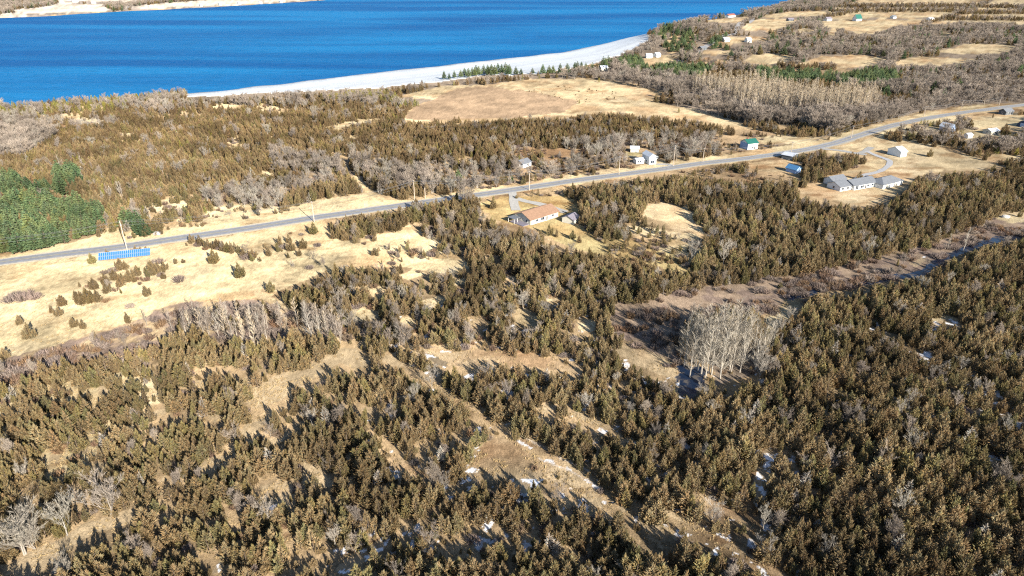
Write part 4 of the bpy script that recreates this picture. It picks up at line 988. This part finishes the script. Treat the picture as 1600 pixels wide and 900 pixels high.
# the long grey-roofed house: one thing of four wings
lh, L_ = site('long_house', 'long grey-roofed house of several white wings at the end of the curved drive', 'house', (1334,297.5), (1369,291.5))
gable(lh, 0, 0, L_, 9.5, 2.8, 2.0, 'x', M_wh, M_greyr, [('f', 1.2, .4, 2.0, 2.1), ('f', 5.0, .8, 2.4, 1.4), ('f', 10.0, 1, 1.4, 1.2), ('f', L_-4, 1, 1.4, 1.2)], [('f', 8.4, .95, 2.1)], .5)
gable(lh, -9.0, 1.5, 8.6, 9.0, 2.7, 1.9, 'x', M_wh, M_greyr, [('f', 1.2, .9, 1.6, 1.3), ('f', 5.0, .9, 1.6, 1.3), ('l', 3.8, 1, 1.2, 1.2)], [], .5)
gable(lh, -4.0, 11.2, 10.5, 6.5, 2.9, 1.7, 'x', M_wh, M_greyr, [('f', 2.0, 1, 1.3, 1.2)], [], .5)
c = lh.location; BUILT.append((c.x+10, c.y+10, 22))
g5, L = block('detached_garage', 'hip-roofed grey and white garage wing beside the long grey-roofed house', 'garage', (1379,296), (1409.5,288.5), 9.5, 2.7, 2.2, 'x', M_wh, M_greyr, wins=[], door=False, hip=True)
for u_ in (2.0, 6.2, 10.4):
    if u_+3 < L: opening(g5, 'garage_door', 'f', u_, .1, 2.9, 2.2, 0, 0, L, 9.5, M_wh, M_cream, 'panel')
block('small_barn', 'small white barn with pale metal roof alone in the tan field', 'barn', (1406.5,246), (1416,244.5), 10, 3.6, 2.2, 'x', M_wh, M_metalr, wins=[], door=True)
block('white_roof_house', 'low house with snow-white roof beyond the yard trees', 'house', (1548,211), (1561,209.5), 6.5, 2.5, 1.4, 'x', M_cream, M_metalr)
block('garden_shed', 'tiny white shed standing between yard trees near the white-roofed house', 'shed', (1512,217), (1519,216.5), 4, 2.6, 1.0, 'x', M_wh, M_metalr, wins=[], door=False)
block('pale_cottage', 'pale blue-grey cottage half hidden by yard trees below the road', 'cottage', (1485,207), (1492,206), 9, 3.2, 2.4, 'y', M_bluew, M_metalr)
block('dark_roof_house', 'dark-roofed house tucked among trees at the far end of the road', 'house', (1571,180), (1583,178.6), 6, 2.8, 1.8, 'x', M_dark, M_greyr)
# round-roofed barn at the right edge
QB_ = 1
qb, L_ = site('quonset_barn', 'round-roofed metal barn with end wall painted dark as in shade at the edge of the field', 'barn', (1586,204), (1602,202)); L_ = 9.0; qb.rotation_euler.z -= math.pi/2; qb.location = ground(1588, 197)
mb = MB(); nseg = 14; arc = [(L_/2-math.cos(math.pi*k/nseg)*L_/2, math.sin(math.pi*k/nseg)*5.0) for k in range(nseg+1)]
mb.add([(u_, 0, v_) for u_, v_ in arc]+[(u_, 24, v_) for u_, v_ in arc], [(k, k+1, nseg+2+k, nseg+1+k) for k in range(nseg)]); link('roof', mb.mesh('roof'), qb, M_metalr)
mb = MB(); mb.add([(u_, .15, v_) for u_, v_ in arc], [tuple(range(nseg+1))]); link('end_wall', mb.mesh('end_wall'), qb, plain('shade_painted_wall', (.035,.06,.12), .6))  # end turned away from the sun: its shade is painted in as dark blue
mb = MB(); mb.box(2.6, -.02, 0, 6.4, .10, 3.0); link('door', mb.mesh('door'), qb, M_bluew)
BUILT.append((qb.location.x+10, qb.location.y-3, 14))
# cottages along the far shore road and the headland
FARB = [('shore_cottage','long white cottage at the foot of the headland, leftmost of the pair','cottage',(1009,91),(1022,90.5),10,3.2,2,M_wh,M_metalr), ('shore_cottage','shorter white cottage next to the long white one at the headland foot','cottage',(1025,90),(1034,89),10,3.4,2.4,M_wh,M_metalr),
 ('shore_cottage','white-roofed cottage behind the dark shore pines','cottage',(938,110.5),(953,110),11,3,2.2,M_cream,M_metalr), ('shore_cottage','low pale cottage half hidden between the shore pines','cottage',(857,114.5),(870,114),9,2.6,1.8,M_wh,M_metalr),
 ('hill_house','white house with red-brown roof high on the headland','house',(1137,27.5),(1152,26.5),14,4,3,M_wh,M_redr), ('hill_house','pale house among pines below the headland road','house',(1131,66),(1143,65),12,3.2,2.4,M_cream,M_metalr),
 ('hill_house','white house standing alone right of the headland road','house',(1167,67),(1176,66.5),11,4,2.6,M_wh,M_metalr), ('hill_house','dark grey-roofed house beside the bend of the headland road','house',(1095,79),(1107,77.5),12,3,2,M_dark,M_greyr),
 ('field_barn','long dark barn at the corner of the high tan field','barn',(1231,33),(1243,32.5),12,3.4,2,M_dark,M_purp), ('field_house','blue-grey and white house between the high fields','house',(1291,33),(1302,32.5),13,4,3,M_wh,M_purp),
 ('green_barn','white barn with tall green roof on the open high field','barn',(1337,33),(1349,32.5),17,4.5,7,M_wh,M_greenr), ('field_house','small pale house at the end of the hedge on the high field','house',(1395,29),(1402,28.6),12,3.5,2.5,M_wh,M_greyr),
 ('field_house','white house beside the farm lane among small trees','house',(1452,33),(1461,32.5),13,4,2.5,M_wh,M_metalr), ('pond_shed','pale-roofed low shed behind the green pine belt','shed',(1097,107.5),(1112,107),8,2,1.2,M_cream,M_metalr)]
for nm, lb, ct, A, B, D, wl, ri, mw, mr in FARB[:-1]: block(nm, lb, ct, (A[0]*.9+B[0]*.1, A[1]), (A[0]*.2+B[0]*.8, B[1]), D*.65, wl, ri, 'x', mw, mr, door=False)
farshore = [(252,13.5,14,'widest white block on the far shore waterline'), (236,12.5,8,'white house just left of the widest far shore block'), (203,14,7,'white house near the woods on the far shore'), (146,6,9,'pale farm building on the far hillside'),
            (60,8,10,'white building behind the dark far shore woods'), (118,3.5,16,'long white roof on the far hilltop'), (98,4.5,8,'small white roof left of the long one on the hilltop'), (315,10,6,'small white cottage on the bare far bank'),
            (345,8.5,6,'white cottage midway along the bare far bank'), (375,7,6,'white cottage farther out along the far bank'), (408,5.5,6,'last but one white cottage on the far bank'), (440,4.2,6,'outermost white cottage on the far bank'), (36,12,7,'white barn among the trees of the far shore')]
for x_, y_, wpx, lb in farshore: block('far_house', lb, 'house', (x_-wpx*.3, y_), (x_+wpx*.3, y_-.15), 12, 3.5, 2.4, 'x', M_wh, M_metalr, wins=[], door=False, group='white buildings along the far shore')

# ------------------------------------------------------------------ solar array
sa, L_ = site('solar_array', 'ground-mounted solar array of two long rows of blue panels beside the road', 'solar array', (154,410), (235,401.5))
M_cell = plain('blue_solar_cells', (.035,.15,.42), .3, .5, .9, 1.1, 2); M_frame = plain('white_panel_frame', (.42,.52,.68), .4, .4)
TL = RAD(38); NP = 25; pw = L_/NP; ph_ = 1.75
Mt = Matrix.Translation((0, 0, .9)) @ Matrix.Rotation(TL, 4, 'X')
pf = MB(); t_ = .045
pf.box(.02, .02, -.03, pw-.02, t_+.02, .04); pf.box(.02, ph_-t_-.02, -.03, pw-.02, ph_-.02, .04); pf.box(.02, t_+.02, -.03, .02+t_, ph_-t_-.02, .04); pf.box(pw-.02-t_, t_+.02, -.03, pw-.02, ph_-t_-.02, .04); pf = pf.mesh('panel_frame'); pf.materials.append(M_frame)
pcell = MB(); pcell.box(.02+t_, .02+t_, -.03, pw-.02-t_, ph_-t_-.02, .02); pcell = pcell.mesh('cells'); pcell.materials.append(M_cell)
for row in range(2):
    for k in range(NP):
        o = link('solar_panel', pf, sa); o.matrix_local = Mt @ Matrix.Translation((k*pw, row*(ph_+.12), 0))
        link('cells', pcell, o)
for k in range(9):
    x_ = (k+.5)*L_/9; mb = MB(); mb.tube((x_, .5, -.4), (x_, .5, 1.2), .07, .07, 6); mb.tube((x_, 2.6, -.4), (x_, 2.6, 2.8), .07, .07, 6); mb.tube((x_, .1, .93), (x_, 2.7, .93+2.6*math.tan(TL)-.12), .06, .06, 4); link('support', mb.mesh('support'), sa, M_purp)
BUILT.append((sa.location.x+L_/2, sa.location.y+2, 5)); BUILT.append((sa.location.x+L_/5, sa.location.y+1, 5)); BUILT.append((sa.location.x+L_*.8, sa.location.y+3, 5))

# ------------------------------------------------------------------ utility poles and wires
M_pole = plain('weathered_pole_wood', (.50,.42,.34), .9); M_wire = plain('wire', (.30,.30,.31), .5); M_ins = plain('grey_can', (.5,.52,.55), .5)
def pole(px, py, h, label, arms=1, can=False):
    p = ground(px, py); r_ = empty('utility_pole', (p.x, p.y, p.z), math.atan2(ROAD[40][1]-ROAD[20][1], ROAD[40][0]-ROAD[20][0])+math.pi/2)
    tag(r_, label, 'utility pole', 'utility poles along the road')
    mb = MB(); mb.tube((0,0,-1), (0,0,h), .22, .15, 8); mb.tube((0,0,h), (0,0,h+.02), .15, .0, 8); link('pole_shaft', mb.mesh('pole_shaft'), r_, M_pole)
    for a in range(arms):
        z_ = h-.5-a*1.0; mb = MB(); mb.box(-1.2, -.07, z_-.07, 1.2, .07, z_+.07); ca = link('crossarm', mb.mesh('crossarm'), r_, M_pole)
        for s_ in (-1.05, -.45, .45, 1.05): mb = MB(); mb.tube((s_,0,z_+.07), (s_,0,z_+.3), .06, .04, 6); link('insulator', mb.mesh('insulator'), ca, M_ins)
    if can: mb = MB(); mb.tube((.35,0,h-2.6), (.35,0,h-1.6), .26, .26, 8); mb.tube((.35,0,h-1.6), (.35,0,h-1.5), .26, .05, 8); link('transformer', mb.mesh('transformer'), r_, M_ins)
    BUILT.append((p.x, p.y, 2.2)); return p+Vector((0, 0, h-.2))
PP = [(-70,424,13,'utility pole beyond the solar array out along the road'), (199,392,14,'tallest utility pole, between the road and the solar array'), (491,347,10.5,'utility pole beside the open stretch of road'), (648,313,11,'utility pole in front of the cedar wood north of the road'),
      (827,297.5,11,'utility pole near the driveway of the brown-roofed ranch house'), (967,273,11,'utility pole midway between the ranch house and the two-storey house'), (1052,259.5,13,'utility pole beside the white two-storey house'), (1098,253.5,9,'utility pole in the roadside scrub past the two-storey house'),
      (1236,240,8,'utility pole behind the roadside shed'), (1330,216,9,'utility pole at the bend before the yard trees'), (1443,184,9,'pale utility pole above the golden tree'), (1501,173,9,'utility pole at the top of the road beside the bare woods'), (1560,168,9,'last utility pole where the road leaves the view')]
tops = [pole(*p, can=(i in (1, 6))) for i, p in enumerate(PP)]
pole(664.5, 310, 6, 'short utility pole next to the one before the cedar wood', arms=0); pole(1013, 228, 9, 'utility pole with a wide crossarm behind the two-storey house')
for i in range(len(tops)-1):
    mb = MB(); a, b = tops[i], tops[i+1]
    for s_ in (-1.0, 1.0, 0.0):
        o_ = Vector((s_*.3, s_, 0 if s_ else -1.6)); prev = a+o_
        for k in range(1, 11):
            t = k/10; q_ = a.lerp(b, t)+o_-Vector((0, 0, 4*1.6*t*(1-t))); mb.tube(prev, q_, .035, .035, 3); prev = q_
    o = link('power_lines', mb.mesh('power_lines'), None, M_wire)
    tag(o, 'thin wires strung between the %s and the %s' % (('pole past the frame edge','solar array pole','open stretch pole','cedar wood pole','ranch house pole','midway pole','two-storey house pole','roadside scrub pole','shed pole','bend pole','golden tree pole','hilltop pole','last pole')[i],
        ('pole past the frame edge','solar array pole','open stretch pole','cedar wood pole','ranch house pole','midway pole','two-storey house pole','roadside scrub pole','shed pole','bend pole','golden tree pole','hilltop pole','last pole')[i+1]), 'power line', 'power lines along the road')

# ------------------------------------------------------------------ a parked car, boulders
def car(px, py, label, col, rz):
    p = ground(px, py); r_ = empty('parked_car', (p.x, p.y, p.z+.16), rz); tag(r_, label, 'car')
    M_b = plain('car_paint', col, .3, .5, .97, 1.03)
    prof = [(-2.2,.35),(-2.25,.8),(-2.0,.95),(-1.3,1.0),(1.1,.98),(2.0,.85),(2.2,.6),(2.2,.35)]
    def ext(pr, w_, name, mt, par=r_, inset=0):
        mb = MB(); n = len(pr); mb.add([(x, -w_, z) for x, z in pr]+[(x, w_, z) for x, z in pr], [tuple(range(n)), tuple(reversed(range(n, 2*n)))]+[(i, n+i, n+(i+1) % n, (i+1) % n) for i in range(n)])
        return link(name, mb.mesh(name), par, mt)
    body = ext(prof, .88, 'body', M_b)
    ext([(-1.95,.94),(-1.5,1.42),(.3,1.45),(1.05,.97)], .78, 'windows', M_glass); ext([(-1.52,1.41),(-1.4,1.5),(.2,1.52),(.32,1.44)], .74, 'roof', M_b)
    for sx in (-1.35, 1.35):
        for sy in (-.88, .88):
            mb = MB(); ring = [Vector((sx+math.cos(6.283*k/12)*.33, 0, .33+math.sin(6.283*k/12)*.33)) for k in range(12)]
            mb.add([v+Vector((0, sy-.1, 0)) for v in ring]+[v+Vector((0, sy+.1, 0)) for v in ring], [tuple(range(12)), tuple(reversed(range(12, 24)))]+[(k, 12+k, 12+(k+1) % 12, (k+1) % 12) for k in range(12)])
            link('wheel', mb.mesh('wheel'), r_, M_door)
    for sy in (-.62, .62): mb = MB(); mb.box(2.12, sy-.18, .6, 2.22, sy+.18, .78); link('headlight', mb.mesh('headlight'), body, M_metalr)
car(1356, 279, 'dark red-black car parked at the end of the curved drive', (.06,.02,.03), .2)
def boulder(px, py, s, label, seed):
    r = random.Random(seed); bm = bmesh.new(); bmesh.ops.create_icosphere(bm, subdivisions=2, radius=1)
    for v in bm.verts: v.co *= U(r,.78,1.12); v.co.x *= 1.3; v.co.z *= .6
    me_ = bpy.data.meshes.new('boulder'); bm.to_mesh(me_); bm.free(); p = ground(px, py); o = link('boulder', me_, None, plain('pale_limestone', (.5,.48,.45), .85))
    o.location = p+Vector((0, 0, s*.3)); o.scale = (s, s, s); tag(o, label, 'boulder', 'pale boulders by the road verge')
boulder(245, 366.5, 1.5, 'larger pale boulder on the verge under the road-side bushes', 1); boulder(250, 364.5, 1.0, 'smaller pale boulder touching the larger one on the verge', 2); boulder(1571, 340, 1.6, 'white boulder on the straw patch above the creek', 3)

# ------------------------------------------------------------------ scatter
g0 = jgrid(2.4, 80, 230); place(*g0)
g1 = jgrid(2.65, 230, 560); place(*g1)
place(*jgrid(2.2, 80, 240), turn=((CEDAR, MIXC, SEMI), YOUNG)); place(*jgrid(2.7, 240, 420), turn=((CEDAR, MIXC, SEMI), YOUNG), dens=.8)
g2 = jgrid(3.8, 560, 900); place(*g2, veg_ok=[CEDAR, MIDWOOD, SCRUB, SEMI, PINE, YELLOW, MIXED, TUSSOCK, HEDGE, YARD, POPLAR], dens=1.0)
g3 = jgrid(5.4, 560, 900); place(*g3, veg_ok=[BARE, FARMIX, MARSH, BIRCH], dens=1.0)
g4 = jgrid(7.5, 900, 2600, .80, 60); place(*g4)
for k in PL: PL[k] = np.concatenate(PL[k]) if PL[k] else np.zeros((0, 7))
HAND = {k: [] for k in KINDS}
def hand(kind, var, lst):
    for px, py, h in lst:
        p = ground(px, py); HAND[kind].append((p.x, p.y, p.z-.1, h, 1.0, (px*7.3+py) % 6.28, var))
hand('cedar', 2, [(375,434,6.6), (336,412,6.8), (144,412,5), (46,529,6.2), (140,474,6.5), (230,463,4.6), (770,326,5.4), (894,373,4.6), (1342,280,5.2), (75,643,5.5), (1452,245,5.5), (424,456,5), (490,366,6)])
hand('cedar', 5, [(128,476,5.5), (98,478,4.6), (31,507,3.8), (116,511,4), (190,422,5.6), (238,424,5.2), (180,438,5), (204,440,5.6), (148,452,5), (40,641,6), (108,652,6.4), (455,392,5), (475,388,5), (8,560,4), (1405,222,5)])
hand('cedar', 3, [(1020,398,3.2),(1062,412,3),(930,372,4),(952,390,3.4),(300,380,4.5),(312,384,5),(325,388,4.6),(350,393,5),(362,396,5.4),(380,402,4.2),(395,404,4.6),(420,400,4),(438,384,5),(452,380,4.4),(468,400,3.6),(168,400,3.4),(222,396,3.4),(212,397,4),(230,394,3),(246,428,4.6),(258,422,4),(166,446,5),(190,448,5.4),(120,470,4.4),(92,494,4), (80,489,3), (152,472,5), (168,458,4.6), (214,432,4.6), (256,436,3), (130,514,3.6), (200,505,4.2), (275,412,2.8), (287,411,2.2), (870,370,3.8), (905,379,3.6), (160,662,5.8), (128,640,5), (1004,378,3.2)])
hand('cedar', 0, [(858,368,5.6), (945,381,3.6), (1046,378,3), (975,386,3), (1062,392,3), (985,372,3.4)])
hand('shrub', 1, [(280,440,3.0), (204,481,2.2), (250,411,2.6), (15,472,3.2), (35,470,3.4), (55,467,3.0), (25,466,3.4), (45,463,3)])
hand('bare', 0, [(105,837,9.2), (675,608,6.4), (1130,414,9.2), (1402,808,6.2), (1080,406,8), (1262,592,5), (1232,502,5), (1500,580,4.5)])
hand('bare', 1, [(173,803,10.2), (38,868,10.2), (1187,590,9), (56,858,8), (731,325,13), (1242,547,5.5), (1218,521,6), (1345,660,4.5), (1195,870,5), (1112,812,5)])
hand('poplar', 2, [(1062,566,13),(1198,556,13),(1206,545,12),(1180,578,14),(1156,582,15),(1086,540,14),(1150,536,14),(1069,572,16),(1090,580,18),(1116,570,20),(1132,568,19),(1148,558,18),(1158,548,16),(1102,592,18),(1082,552,17),(1120,548,18),(1142,584,16),(1072,560,17), (1096,584,19), (1163,566,17), (1175,556,16), (1125,592,18), (1078,590,15), (1140,578,17), (1080,577,18), (1098,575,20), (1112,586,20), (1092,560,18), (1128,562,19), (1145,550,19), (1120,572,20), (1168,545,16), (1104,556,18), (1137,566,18)])
hand('poplar', 3, [(1088,572,19), (1108,582,19), (1136,553,18), (1115,558,19), (1190,562,16), (1100,566,17), (1128,576,18), (1505,393,11.5), (1155,562,15), (1084,566,17), (1480,390,8), (1135,500,7)])
hand('birch', 0, [(98,273,12), (102,271,9), (130,268,12), (146,273,8.5), (192,308,9), (170,312,9), (5,235,10), (40,225,9), (82,222,9), (305,500,9), (268,516,9), (320,530,11), (230,510,7), (352,505,10)])
hand('birch', 1, [(12,230,9), (28,232,9), (60,226,8), (188,306,8), (1218,545,6)])
hand('pine', 0, [(702,124,7),(710,122,8),(720,121,8),(732,121,10),(744,118,11),(764,119,10),(773,118,11),(794,118,11),(806,117,9),(814,117,7),(832,116,7),(915,112,10),(925,110,9),(716,284,7.5), (726,119,9), (738,119,9.5), (748,118,10), (756,117,11), (768,116,11), (778,116,12), (790,115,12), (796,115,10), (848,116,11), (858,115,9), (886,115,11), (902,113,12), (942,106,13), (950,103,12)])
hand('pine', 1, [(694,124,9), (742,119,9), (762,117,11), (784,116,11), (864,115,9), (875,115,11), (898,113,11), (908,112,11), (946,105,11), (800,285,4), (955,104,10), (112,300,7)])
hand('yellow', 1, [(1448,224,5.5), (1398,218,4), (1420,216,4), (1548,205,3), (905,162,4), (1060,176,4), (1322,203,5)])
hand('yellow', 0, [(1438,196,4.6), (1443,196,5), (1448,196,4.4), (232,272,4), (240,272,4)])
for k in KINDS:
    if HAND[k]: PL[k] = np.concatenate([np.array(HAND[k]), PL[k]])
# tufts of tall dry grass on the nearer open ground
def tufts(step, y0, y1, p_):
    gx, gy = jgrid(step, y0, y1, .78, 20); z = height(gx, gy); px, py, _ = project(gx, gy, z); a = np.clip((py+70)/900, .03, 1)*6
    wx_ = (fbm(gx, gy, 13, 191, 3)-.5)*2*a; v = look(GND, px+wx_, py+wx_, 0); vg = look(VEG, px+wx_, py+wx_, 99)
    ok = np.isin(v, [G_STRAW, G_HAY, G_PATH, G_DRY]) & (px > -40) & (px < 1640) & (py < 930) & (rs.rand(len(gx)) < p_) & (vnoise(gx, gy, 3.3, 8) > .42) & (line_dist(gx, gy, ROAD) > 5.5)
    under = np.isin(v, [G_FLOOR]) & (py < 930) & (px > -40) & (px < 1640) & (rs.rand(len(gx)) < .14); ok |= under
    n = int(ok.sum()); return np.stack([gx[ok], gy[ok], z[ok], rs.uniform(.3, .7, n), rs.uniform(.9, 1.5, n), rs.uniform(0, 6.28, n), rs.randint(0, 3, n)], 1)
PL['grass'] = np.concatenate([tufts(.8, 85, 175, .75), tufts(1.2, 175, 230, .4)])

# ------------------------------------------------------------------ the 300 that show largest are things; the rest is one mass per kind
NAME = {'cedar': ('cedar_tree', 'cedar'), 'yellow': ('young_cedar', 'young cedar'), 'pine': ('pine_tree', 'pine tree'), 'bare': ('bare_tree', 'bare tree'), 'wood': ('bare_tree', 'bare tree'),
        'poplar': ('poplar_tree', 'poplar'), 'birch': ('birch_tree', 'birch'), 'shrub': ('shrub', 'shrub')}
GROUPN = {'cedar_tree': 'red cedars of the wood', 'young_cedar': 'yellow-green young cedars', 'pine_tree': 'green pines', 'bare_tree': 'bare broad-leaved trees', 'poplar_tree': 'tall bare poplars', 'birch_tree': 'pale-stemmed birches', 'shrub': 'low shrubs'}
MARKS = [((173,790),'wide bare tree in the lower straw gap'), ((105,825),'slim bare tree beside the wide one'), ((38,855),'bare tree nearest the bottom corner'), ((560,872),'long snow strip on the slope'), ((720,750),'narrow snow streak above the cedars'),
 ((765,818),'small square snow patch'), ((825,758),'snow below the gravel track'), ((885,728),'pale gravel track'), ((780,700),'wide straw clearing'), ((1110,832),'tan grass track'), ((1192,740),'shaded snow in the dense wood'), ((1402,795),'lone bare tree in the dense wood'),
 ((1145,790),'straw opening beside the track'), ((675,600),'dense grey bare tree on the slope'), ((1080,592),'dark creek pool'), ((1115,530),'pale poplar clump'), ((333,720),'oblong straw clearing'), ((430,765),'triangular straw clearing'), ((490,740),'straw wedge in mid slope'), ((480,600),'long straw slope'),
 ((335,888),'snow patch at the lower edge'), ((1485,500),'straw gap high in the dense wood'), ((680,565),'bright snow on the straw strip'), ((195,400),'solar array'), ((835,338),'brown-roofed ranch house'), ((1350,290),'long grey-roofed house'), ((1018,248),'white two-storey house'),
 ((1172,226),'green-roofed house'), ((1410,240),'small white barn'), ((648,300),'pole before the cedar wood'), ((491,335),'pole by the open road'), ((199,370),'tallest utility pole'), ((1188,575),'fan-shaped bare tree by the creek'), ((1130,400),'big bare tree above the wood'), ((60,350),'pine plantation'),
 ((390,505),'birch strip'), ((1505,380),'yellowish bare tree by the creek'), ((800,150),'brown field'), ((945,108),'cottage behind the shore pines'), ((1290,120),'far green pine belt'), ((1230,150),'tall poplar stand'), ((1443,190),'golden tree'), ((45,515),'lone cedar in the straw field'), ((230,455),'round cedar in the straw field'), ((375,420),'broad cedar in the straw field'), ((572,290),'narrow track into the wood'), ((620,770),'middle of the lower slope'), ((950,860),'cedars between track and snow'), ((1540,760),'dense right-hand wood'), ((1300,640),'wood below the creek pool'), ((250,850),'cedars below the wide bare tree')]
ORD = ['nearest', 'second-nearest', 'third-nearest', 'fourth-nearest', 'fifth-nearest', 'sixth-nearest', 'seventh-nearest', 'eighth-nearest', 'ninth-nearest', 'tenth-nearest', 'eleventh-nearest', 'twelfth-nearest']+['%dth-nearest' % k for k in range(13, 320)]
proto = {}
chosen = {}
for nm in ('cedar_tree', 'young_cedar', 'pine_tree', 'bare_tree', 'poplar_tree', 'birch_tree', 'shrub'):
    cand = []
    for k, (n_, c_) in NAME.items():
        if n_ != nm or not len(PL[k]): continue
        P = PL[k]; px, py, zc = project(P[:, 0], P[:, 1], P[:, 2]+P[:, 3]*.6)
        inside = (px > 6) & (px < 1594) & (py > 6) & (py < 890)
        sz = P[:, 3]/zc*inside
        if HAND[k]: sz[:len(HAND[k])] += inside[:len(HAND[k])]*10
        firsts = [np.where((P[:, 6] == v) & inside)[0] for v in range(len(KINDS[k]))]
        for f_ in firsts:
            if len(f_): sz[f_[np.argmax(sz[f_])]] += 20
        cand += [(sz[i], k, i, px[i], py[i]) for i in np.argsort(-sz)[:300]if sz[i] > 0]
    cand.sort(key=lambda t: -t[0]); chosen[nm] = cand[:295]
for nm, cand in chosen.items():
    groups = {}
    for sz, k, i, px, py in cand:
        v = int(PL[k][i, 6]); ds = KINDS[k][v][5]
        mi = min(range(len(MARKS)), key=lambda j: (MARKS[j][0][0]-px)**2+(1.3*(MARKS[j][0][1]-py))**2)
        groups.setdefault((ds, mi), []).append((math.hypot(MARKS[mi][0][0]-px, MARKS[mi][0][1]-py), k, i, v))
    for (ds, mi), lst in groups.items():
        lst.sort()
        for r_i, (_, k, i, v) in enumerate(lst):
            x, y, z, h, wf, rot, _v = PL[k][i]; crown, cm, trunk, tm, uh, _d = KINDS[k][v]; s = h/uh
            base = NAME[k][1]; lab = '%s %s, %s such to %s' % (ds, base, ORD[r_i], MARKS[mi][1])
            if trunk is None:
                if not crown.materials: crown.materials.append(cm)
                o = link(nm, crown); o.location = (x, y, z); o.rotation_euler = (0, 0, rot); o.scale = (s*wf, s*wf*(.78+.44*((rot*7.31) % 1)), s); tag(o, lab, base, GROUPN[nm])
                proto.setdefault((k, v), (o,)); continue
            r_ = empty(nm, (x, y, z), rot); r_.scale = (s*wf, s*wf*(.78+.44*((rot*7.31) % 1)), s); tag(r_, lab, base, GROUPN[nm])
            if not crown.materials: crown.materials.append(cm)
            if not trunk.materials: trunk.materials.append(tm)
            a = link('crown', crown, r_); b = link('trunk', trunk, r_); proto.setdefault((k, v), (a, b))
used = {}
for cand in chosen.values():
    for _, k, i, _, _ in cand: used.setdefault(k, set()).add(i)
for v in range(3):        # three tufts of grass that stand on their own; the mass repeats them
    p = ground(760+v*14, 712+v*9); me_ = KINDS['grass'][v][0]; me_.materials.append(M_tuft)
    o = link('grass_tuft', me_); o.location = p; o['kind'] = 'stuff'; o['label'] = 'tuft of tall dry grass'; proto[('grass', v)] = (o,)

def mass(name, label, keys):
    rows = []; plist = []; 
    for k in keys:
        P = PL[k]; keep = np.ones(len(P), bool)
        for i in used.get(k, ()): keep[i] = False
        P = P[keep]
        for v in range(len(KINDS[k])):
            m = P[P[:, 6] == v]
            if not len(m) or (k, v) not in proto: continue
            uh = KINDS[k][v][4]; s = m[:, 3]/uh if k != 'grass' else m[:, 3]
            rows.append((m, s, len(plist))); plist.append(proto[(k, v)])
    if not rows: return
    co = np.concatenate([m[:, :3] for m, s, j in rows]); scl = np.concatenate([np.stack([s*m[:, 4], s*m[:, 4]*(.78+.44*((m[:, 5]*7.31) % 1)), s], 1) for m, s, j in rows])
    rot = np.concatenate([m[:, 5] for m, s, j in rows]); idx = np.concatenate([np.full(len(m), j) for m, s, j in rows])
    me_ = bpy.data.meshes.new(name); me_.vertices.add(len(co)); me_.vertices.foreach_set('co', co.astype(np.float32).ravel())
    for an, ty, dat, key in (('scl', 'FLOAT_VECTOR', scl, 'vector'), ('rot', 'FLOAT_VECTOR', np.stack([rot*0, rot*0, rot], 1), 'vector'), ('idx', 'INT', idx, 'value')):
        a = me_.attributes.new(an, ty, 'POINT'); a.data.foreach_set(key, dat.astype(np.int32 if ty == 'INT' else np.float32).ravel())
    me_.update(); o = link(name, me_); o['kind'] = 'stuff'; o['label'] = label
    g = bpy.data.node_groups.new(name, 'GeometryNodeTree'); g.interface.new_socket('Geometry', in_out='INPUT', socket_type='NodeSocketGeometry'); g.interface.new_socket('Geometry', in_out='OUTPUT', socket_type='NodeSocketGeometry')
    gi = g.nodes.new('NodeGroupInput'); go = g.nodes.new('NodeGroupOutput'); jn = g.nodes.new('GeometryNodeJoinGeometry')
    for obs in reversed(plist):
        src = []
        for ob in obs:
            oi = g.nodes.new('GeometryNodeObjectInfo'); oi.transform_space = 'ORIGINAL'; oi.inputs['Object'].default_value = ob; src.append(oi.outputs['Geometry'])
        if len(src) > 1:
            j2 = g.nodes.new('GeometryNodeJoinGeometry')
            for s_ in src: g.links.new(s_, j2.inputs[0])
            out = j2.outputs[0]
        else: out = src[0]
        gti = g.nodes.new('GeometryNodeGeometryToInstance'); g.links.new(out, gti.inputs[0]); g.links.new(gti.outputs[0], jn.inputs[0])
    def att(nm_, ty):
        a = g.nodes.new('GeometryNodeInputNamedAttribute'); a.data_type = ty; a.inputs['Name'].default_value = nm_; return a.outputs['Attribute']
    ip = g.nodes.new('GeometryNodeInstanceOnPoints'); ip.inputs['Pick Instance'].default_value = True
    g.links.new(gi.outputs[0], ip.inputs['Points']); g.links.new(jn.outputs[0], ip.inputs['Instance']); g.links.new(att('idx', 'INT'), ip.inputs['Instance Index'])
    e2r = g.nodes.new('FunctionNodeEulerToRotation'); g.links.new(att('rot', 'FLOAT_VECTOR'), e2r.inputs[0]); g.links.new(e2r.outputs[0], ip.inputs['Rotation'])
    g.links.new(att('scl', 'FLOAT_VECTOR'), ip.inputs['Scale']); g.links.new(ip.outputs[0], go.inputs[0])
    md = o.modifiers.new('scatter', 'NODES'); md.node_group = g
    print('MASS', name, len(co))
mass('cedar_forest', 'dense brown-green cedar woods covering the land', ['cedar'])
mass('young_cedar_growth', 'yellow-green young cedars in the farther woods', ['yellow'])
mass('pine_woods', 'green pines massed in plantations and belts', ['pine'])
mass('bare_woods', 'grey-brown leafless woods beyond the road', ['bare', 'wood'])
mass('poplar_stand', 'tall tan poplars standing close together', ['poplar'])
mass('birch_thicket', 'thin pale-stemmed birches along the marsh', ['birch'])
mass('shrubbery', 'low brown and grey shrubs on marsh and verges', ['shrub'])
mass('dry_grass', 'tall dry grass on the straw clearings', ['grass'])
